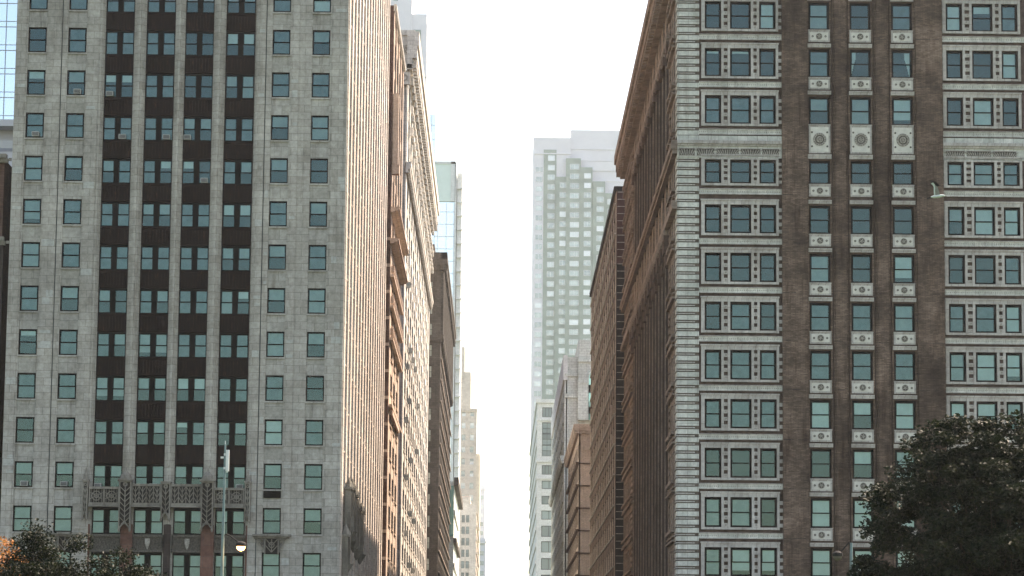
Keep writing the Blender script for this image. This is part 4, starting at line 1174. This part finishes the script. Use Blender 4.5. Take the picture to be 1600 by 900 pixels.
b.tube([(.03, 0, 12.5), (.03, 0, 12.75)], .02, 6); b.tube([(.12, 0, 11.42), (.12, 0, 11.36)], .04, 8); L(b, 'antenna_box', M['white_metal'])
pl = bpy.data.lights.new('lamp_glow', 'POINT'); pl.energy = 30; pl.color = (1, .6, .3); pl.shadow_soft_size = .2
po = bpy.data.objects.new('lamp_glow', pl); col.objects.link(po); po.location = (-11.2, 128.95, 7.85)
po.parent = T; po.location = (.85, -.05, 7.85)
lamp(15.42, 129.0, 0, -1, False, 'unlit street lamp with its arm drooping left beside the big dark tree', 8.55, 8.5)
# ================================================================== trees
def tree(name, x, y, crown, base, leafm, nleaf, seed, label, size=.13, clumps=150, group=None, cat='tree', bumps=()):
    group = 'trees along the avenue'
    rng = np.random.default_rng(seed); pr = random.Random(seed)
    T = empty(name, label, cat, (x, y, 0), group)
    rx, ry, rz_, cz = crown
    t = MB(); t.tube([(0, 0, -.05), (.05, 0, base*.5), (0, .05, base), (.05, .1, cz)], [.32, .24, .2, .09], 9)
    cl = []
    while len(cl) < clumps:
        d = Vector((pr.gauss(0, 1), pr.gauss(0, 1), pr.gauss(0, 1))).normalized()
        if d.z < -.6: continue
        r = pr.random()**.42
        p = Vector((d.x*rx*r, d.y*ry*r, cz+d.z*rz_*r))
        lump = 1+.08*math.sin(d.x*5+seed)*math.cos(d.z*6+seed*2)
        p = Vector((p.x*lump, p.y*lump, cz+(p.z-cz)*lump)); cl.append(p)
    cl += [Vector(q) for q in bumps]
    for p in cl[::3]:
        s0 = Vector((0, .05, min(cz-.2, base+(p.z-base)*.35))); mid = s0.lerp(p, .5)+Vector((pr.uniform(-.2, .2), pr.uniform(-.2, .2), -.25))
        t.tube([s0, mid, p], [.07, .04, .012], 5)
    o = t.put('trunk', M['bark']); o.parent = T
    per = nleaf//len(cl); V = []
    for p in cl:
        rr = pr.uniform(.32, .62)
        c = rng.normal(0, 1, (per, 3)); c /= np.linalg.norm(c, axis=1)[:, None]; c *= (rng.random(per)**.5)[:, None]*rr*np.array([1.25, 1.25, .8])
        V.append(c+np.array(p))
    C = np.concatenate(V); n = len(C)
    a = rng.normal(0, 1, (n, 3)); a[:, 2] *= .5; a /= np.linalg.norm(a, axis=1)[:, None]
    q = rng.normal(0, 1, (n, 3)); q -= a*(a*q).sum(1)[:, None]; q /= np.linalg.norm(q, axis=1)[:, None]
    sz = size*rng.uniform(.6, 1.25, n)[:, None]
    up = np.cross(a, q)*.18*sz
    P0 = C-a*sz*.5; P2 = C+a*sz*.5; P1 = C+q*sz*.28+up; P3 = C-q*sz*.28+up
    vv = np.stack([P0, P1, P2, P3], 1).reshape(-1, 3)
    me = bpy.data.meshes.new('crown'); me.vertices.add(n*4); me.vertices.foreach_set('co', vv.ravel())
    me.loops.add(n*4); me.loops.foreach_set('vertex_index', np.arange(n*4))
    me.polygons.add(n); me.polygons.foreach_set('loop_start', np.arange(n)*4); me.polygons.foreach_set('loop_total', np.full(n, 4))
    me.materials.append(leafm); me.update(); me.validate()
    o = bpy.data.objects.new('crown', me); col.objects.link(o); o.parent = T
    return T
tree('broadleaf_tree', 18.9, 110, (5.4, 5.0, 7.2, 4.9), 2.4, M['leaf'], 230000, 3, 'large dark green tree standing before the right corner building', .18, 700, bumps=tuple((x_*.5-2.3, (x_*7 % 3)-1, 11.35+.35*math.sin(x_*2.1)) for x_ in range(14))+tuple((x_*.55-3.2, (x_*5 % 3)-1.2, 10.5+.3*math.sin(x_*1.7)) for x_ in range(16))+((-4.9, 0, 6.4), (-5.2, .5, 6.9), (-4.6, -.5, 7.4), (-4.9, 0, 5.9), (-5.4, 0, 6.3), (-2.6, 0, 11.7), (-2.2, .2, 11.9), (-1.9, 0, 12.0), (-.6, 0, 12.0), (.4, 0, 12.1), (1.4, 0, 12.0), (-3.2, 0, 11.2)))
tree('broadleaf_tree', -17.2, 110, (1.8, 1.9, 2.2, 5.2), 2.6, M['leaf'], 22000, 5, 'dark green tree with a pointed tip in the bottom left corner', .13, 110, bumps=((.1, 0, 7.5), (0, .1, 7.75), (-.4, 0, 7.3)))
tree('broadleaf_tree', -14.5, 110, (2.3, 2.0, 2.1, 4.7), 2.4, M['leaf'], 26000, 9, 'lower dark green tree below the gothic balcony, right of the pointed one', .13, 130, bumps=((-1.2, 0, 7.1), (-1.1, .1, 7.3), (.6, 0, 6.8)))
tree('maple_tree', -19.6, 117, (1.9, 1.6, 2.0, 5.6), 2.5, M['leaf_or'], 9000, 12, 'small tree with orange autumn leaves behind the left trees', .14, 60)
# ================================================================== gull
G = empty('seagull', 'white gull with dark wing tip gliding in front of the brown brick pilaster', 'bird', (9.0, 60, 12.05))
def lathe_x(b, st, seg=12):
    n = len(b.v)
    for x, z, r, ry in st:
        for k in range(seg):
            a = 2*math.pi*k/seg; b.v.append((x, ry*math.cos(a), z+r*math.sin(a)))
    for i in range(len(st)-1):
        for k in range(seg):
            k2 = (k+1) % seg; b.f.append((n+i*seg+k, n+i*seg+k2, n+(i+1)*seg+k2, n+(i+1)*seg+k)); b.m.append(0)
b = MB(); lathe_x(b, [(-.13, -.015, .004, .012), (-.11, -.012, .018, .026), (-.05, -.004, .032, .036), (.03, .006, .036, .04), (.09, .016, .029, .03), (.12, .02, .023, .023), (.145, .02, .021, .02), (.165, .016, .011, .012), (.172, .014, .003, .004)])
bd = b.put('body', M['gull_w']); bd.parent = G
for p in bd.data.polygons: p.use_smooth = True
b = MB(); b.tube([(.165, 0, .016), (.195, 0, .012), (.208, 0, .004)], [.007, .005, .001], 6); o = b.put('bill', M['gull_b']); o.parent = G
def sheet(name, pts_a, pts_b, th, mat, lab=None):
    """a thin tapering surface between two edges"""
    b = MB(); n = len(pts_a)
    for s_ in (0, 1):
        for p in pts_a: b.v.append((p[0], p[1]+s_*th, p[2]))
        for p in pts_b: b.v.append((p[0], p[1]+s_*th*.4, p[2]))
    for i in range(n-1):
        b.f.append((i, i+1, n+i+1, n+i)); b.f.append((2*n+i, 3*n+i, 3*n+i+1, 2*n+i+1))
        b.f.append((i, 2*n+i, 2*n+i+1, i+1)); b.f.append((n+i, n+i+1, 3*n+i+1, 3*n+i))
    b.f.append((0, n, 3*n, 2*n)); b.f.append((n-1, 3*n-1, 4*n-1, 2*n-1))
    b.m = [0]*len(b.f); o = b.put(name, mat); o.parent = G; return o
# raised near wing: inner (grey-white), outer with a dark tip, pale leading edge
sheet('wing', [(-.05, -.02, .0), (-.055, -.05, .10), (-.05, -.07, .19), (-.07, -.09, .245), (-.10, -.11, .265)],
      [(.065, -.02, .02), (.035, -.05, .12), (.0, -.07, .20), (-.03, -.09, .245), (-.075, -.11, .275)], .012, M['gull_g'])
sheet('wing_edge', [(-.062, -.035, .01), (-.07, -.062, .10), (-.072, -.08, .19), (-.105, -.10, .23), (-.14, -.12, .25)],
      [(-.035, -.035, .01), (-.045, -.062, .10), (-.045, -.08, .19), (-.06, -.10, .245), (-.09, -.12, .27)], .012, M['gull_w'])
sheet('wing_tip', [(-.165, -.13, .305), (-.12, -.12, .268), (-.06, -.10, .24), (.0, -.08, .20)],
      [(-.15, -.13, .315), (-.09, -.12, .31), (-.02, -.10, .28), (.05, -.08, .215)], .012, M['gull_d'])
sheet('far_wing', [(.03, .03, .03), (.08, .08, .05), (.13, .12, .058)], [(.07, .03, .025), (.11, .08, .04), (.14, .12, .052)], .01, M['gull_w'])
sheet('tail', [(-.10, -.01, -.005), (-.16, -.01, -.022), (-.205, -.01, -.03)], [(-.08, -.01, -.025), (-.15, -.01, -.045), (-.20, -.01, -.055)], .03, M['gull_d'])
# ================================================================== haze
b = MB(); b.box(-720, 720, -80, 2600, -1.5, 385)
m, t, bs, o = NT('haze_air'); t.nodes.remove(bs)
pv = N(t, 'ShaderNodeVolumePrincipled'); pv.inputs['Color'].default_value = (.95, .97, 1.0, 1); pv.inputs['Density'].default_value = HAZE; pv.inputs['Anisotropy'].default_value = .55
t.links.new(pv.outputs[0], o.inputs['Volume'])
hz = b.put('haze', m); hz['kind'] = 'stuff'
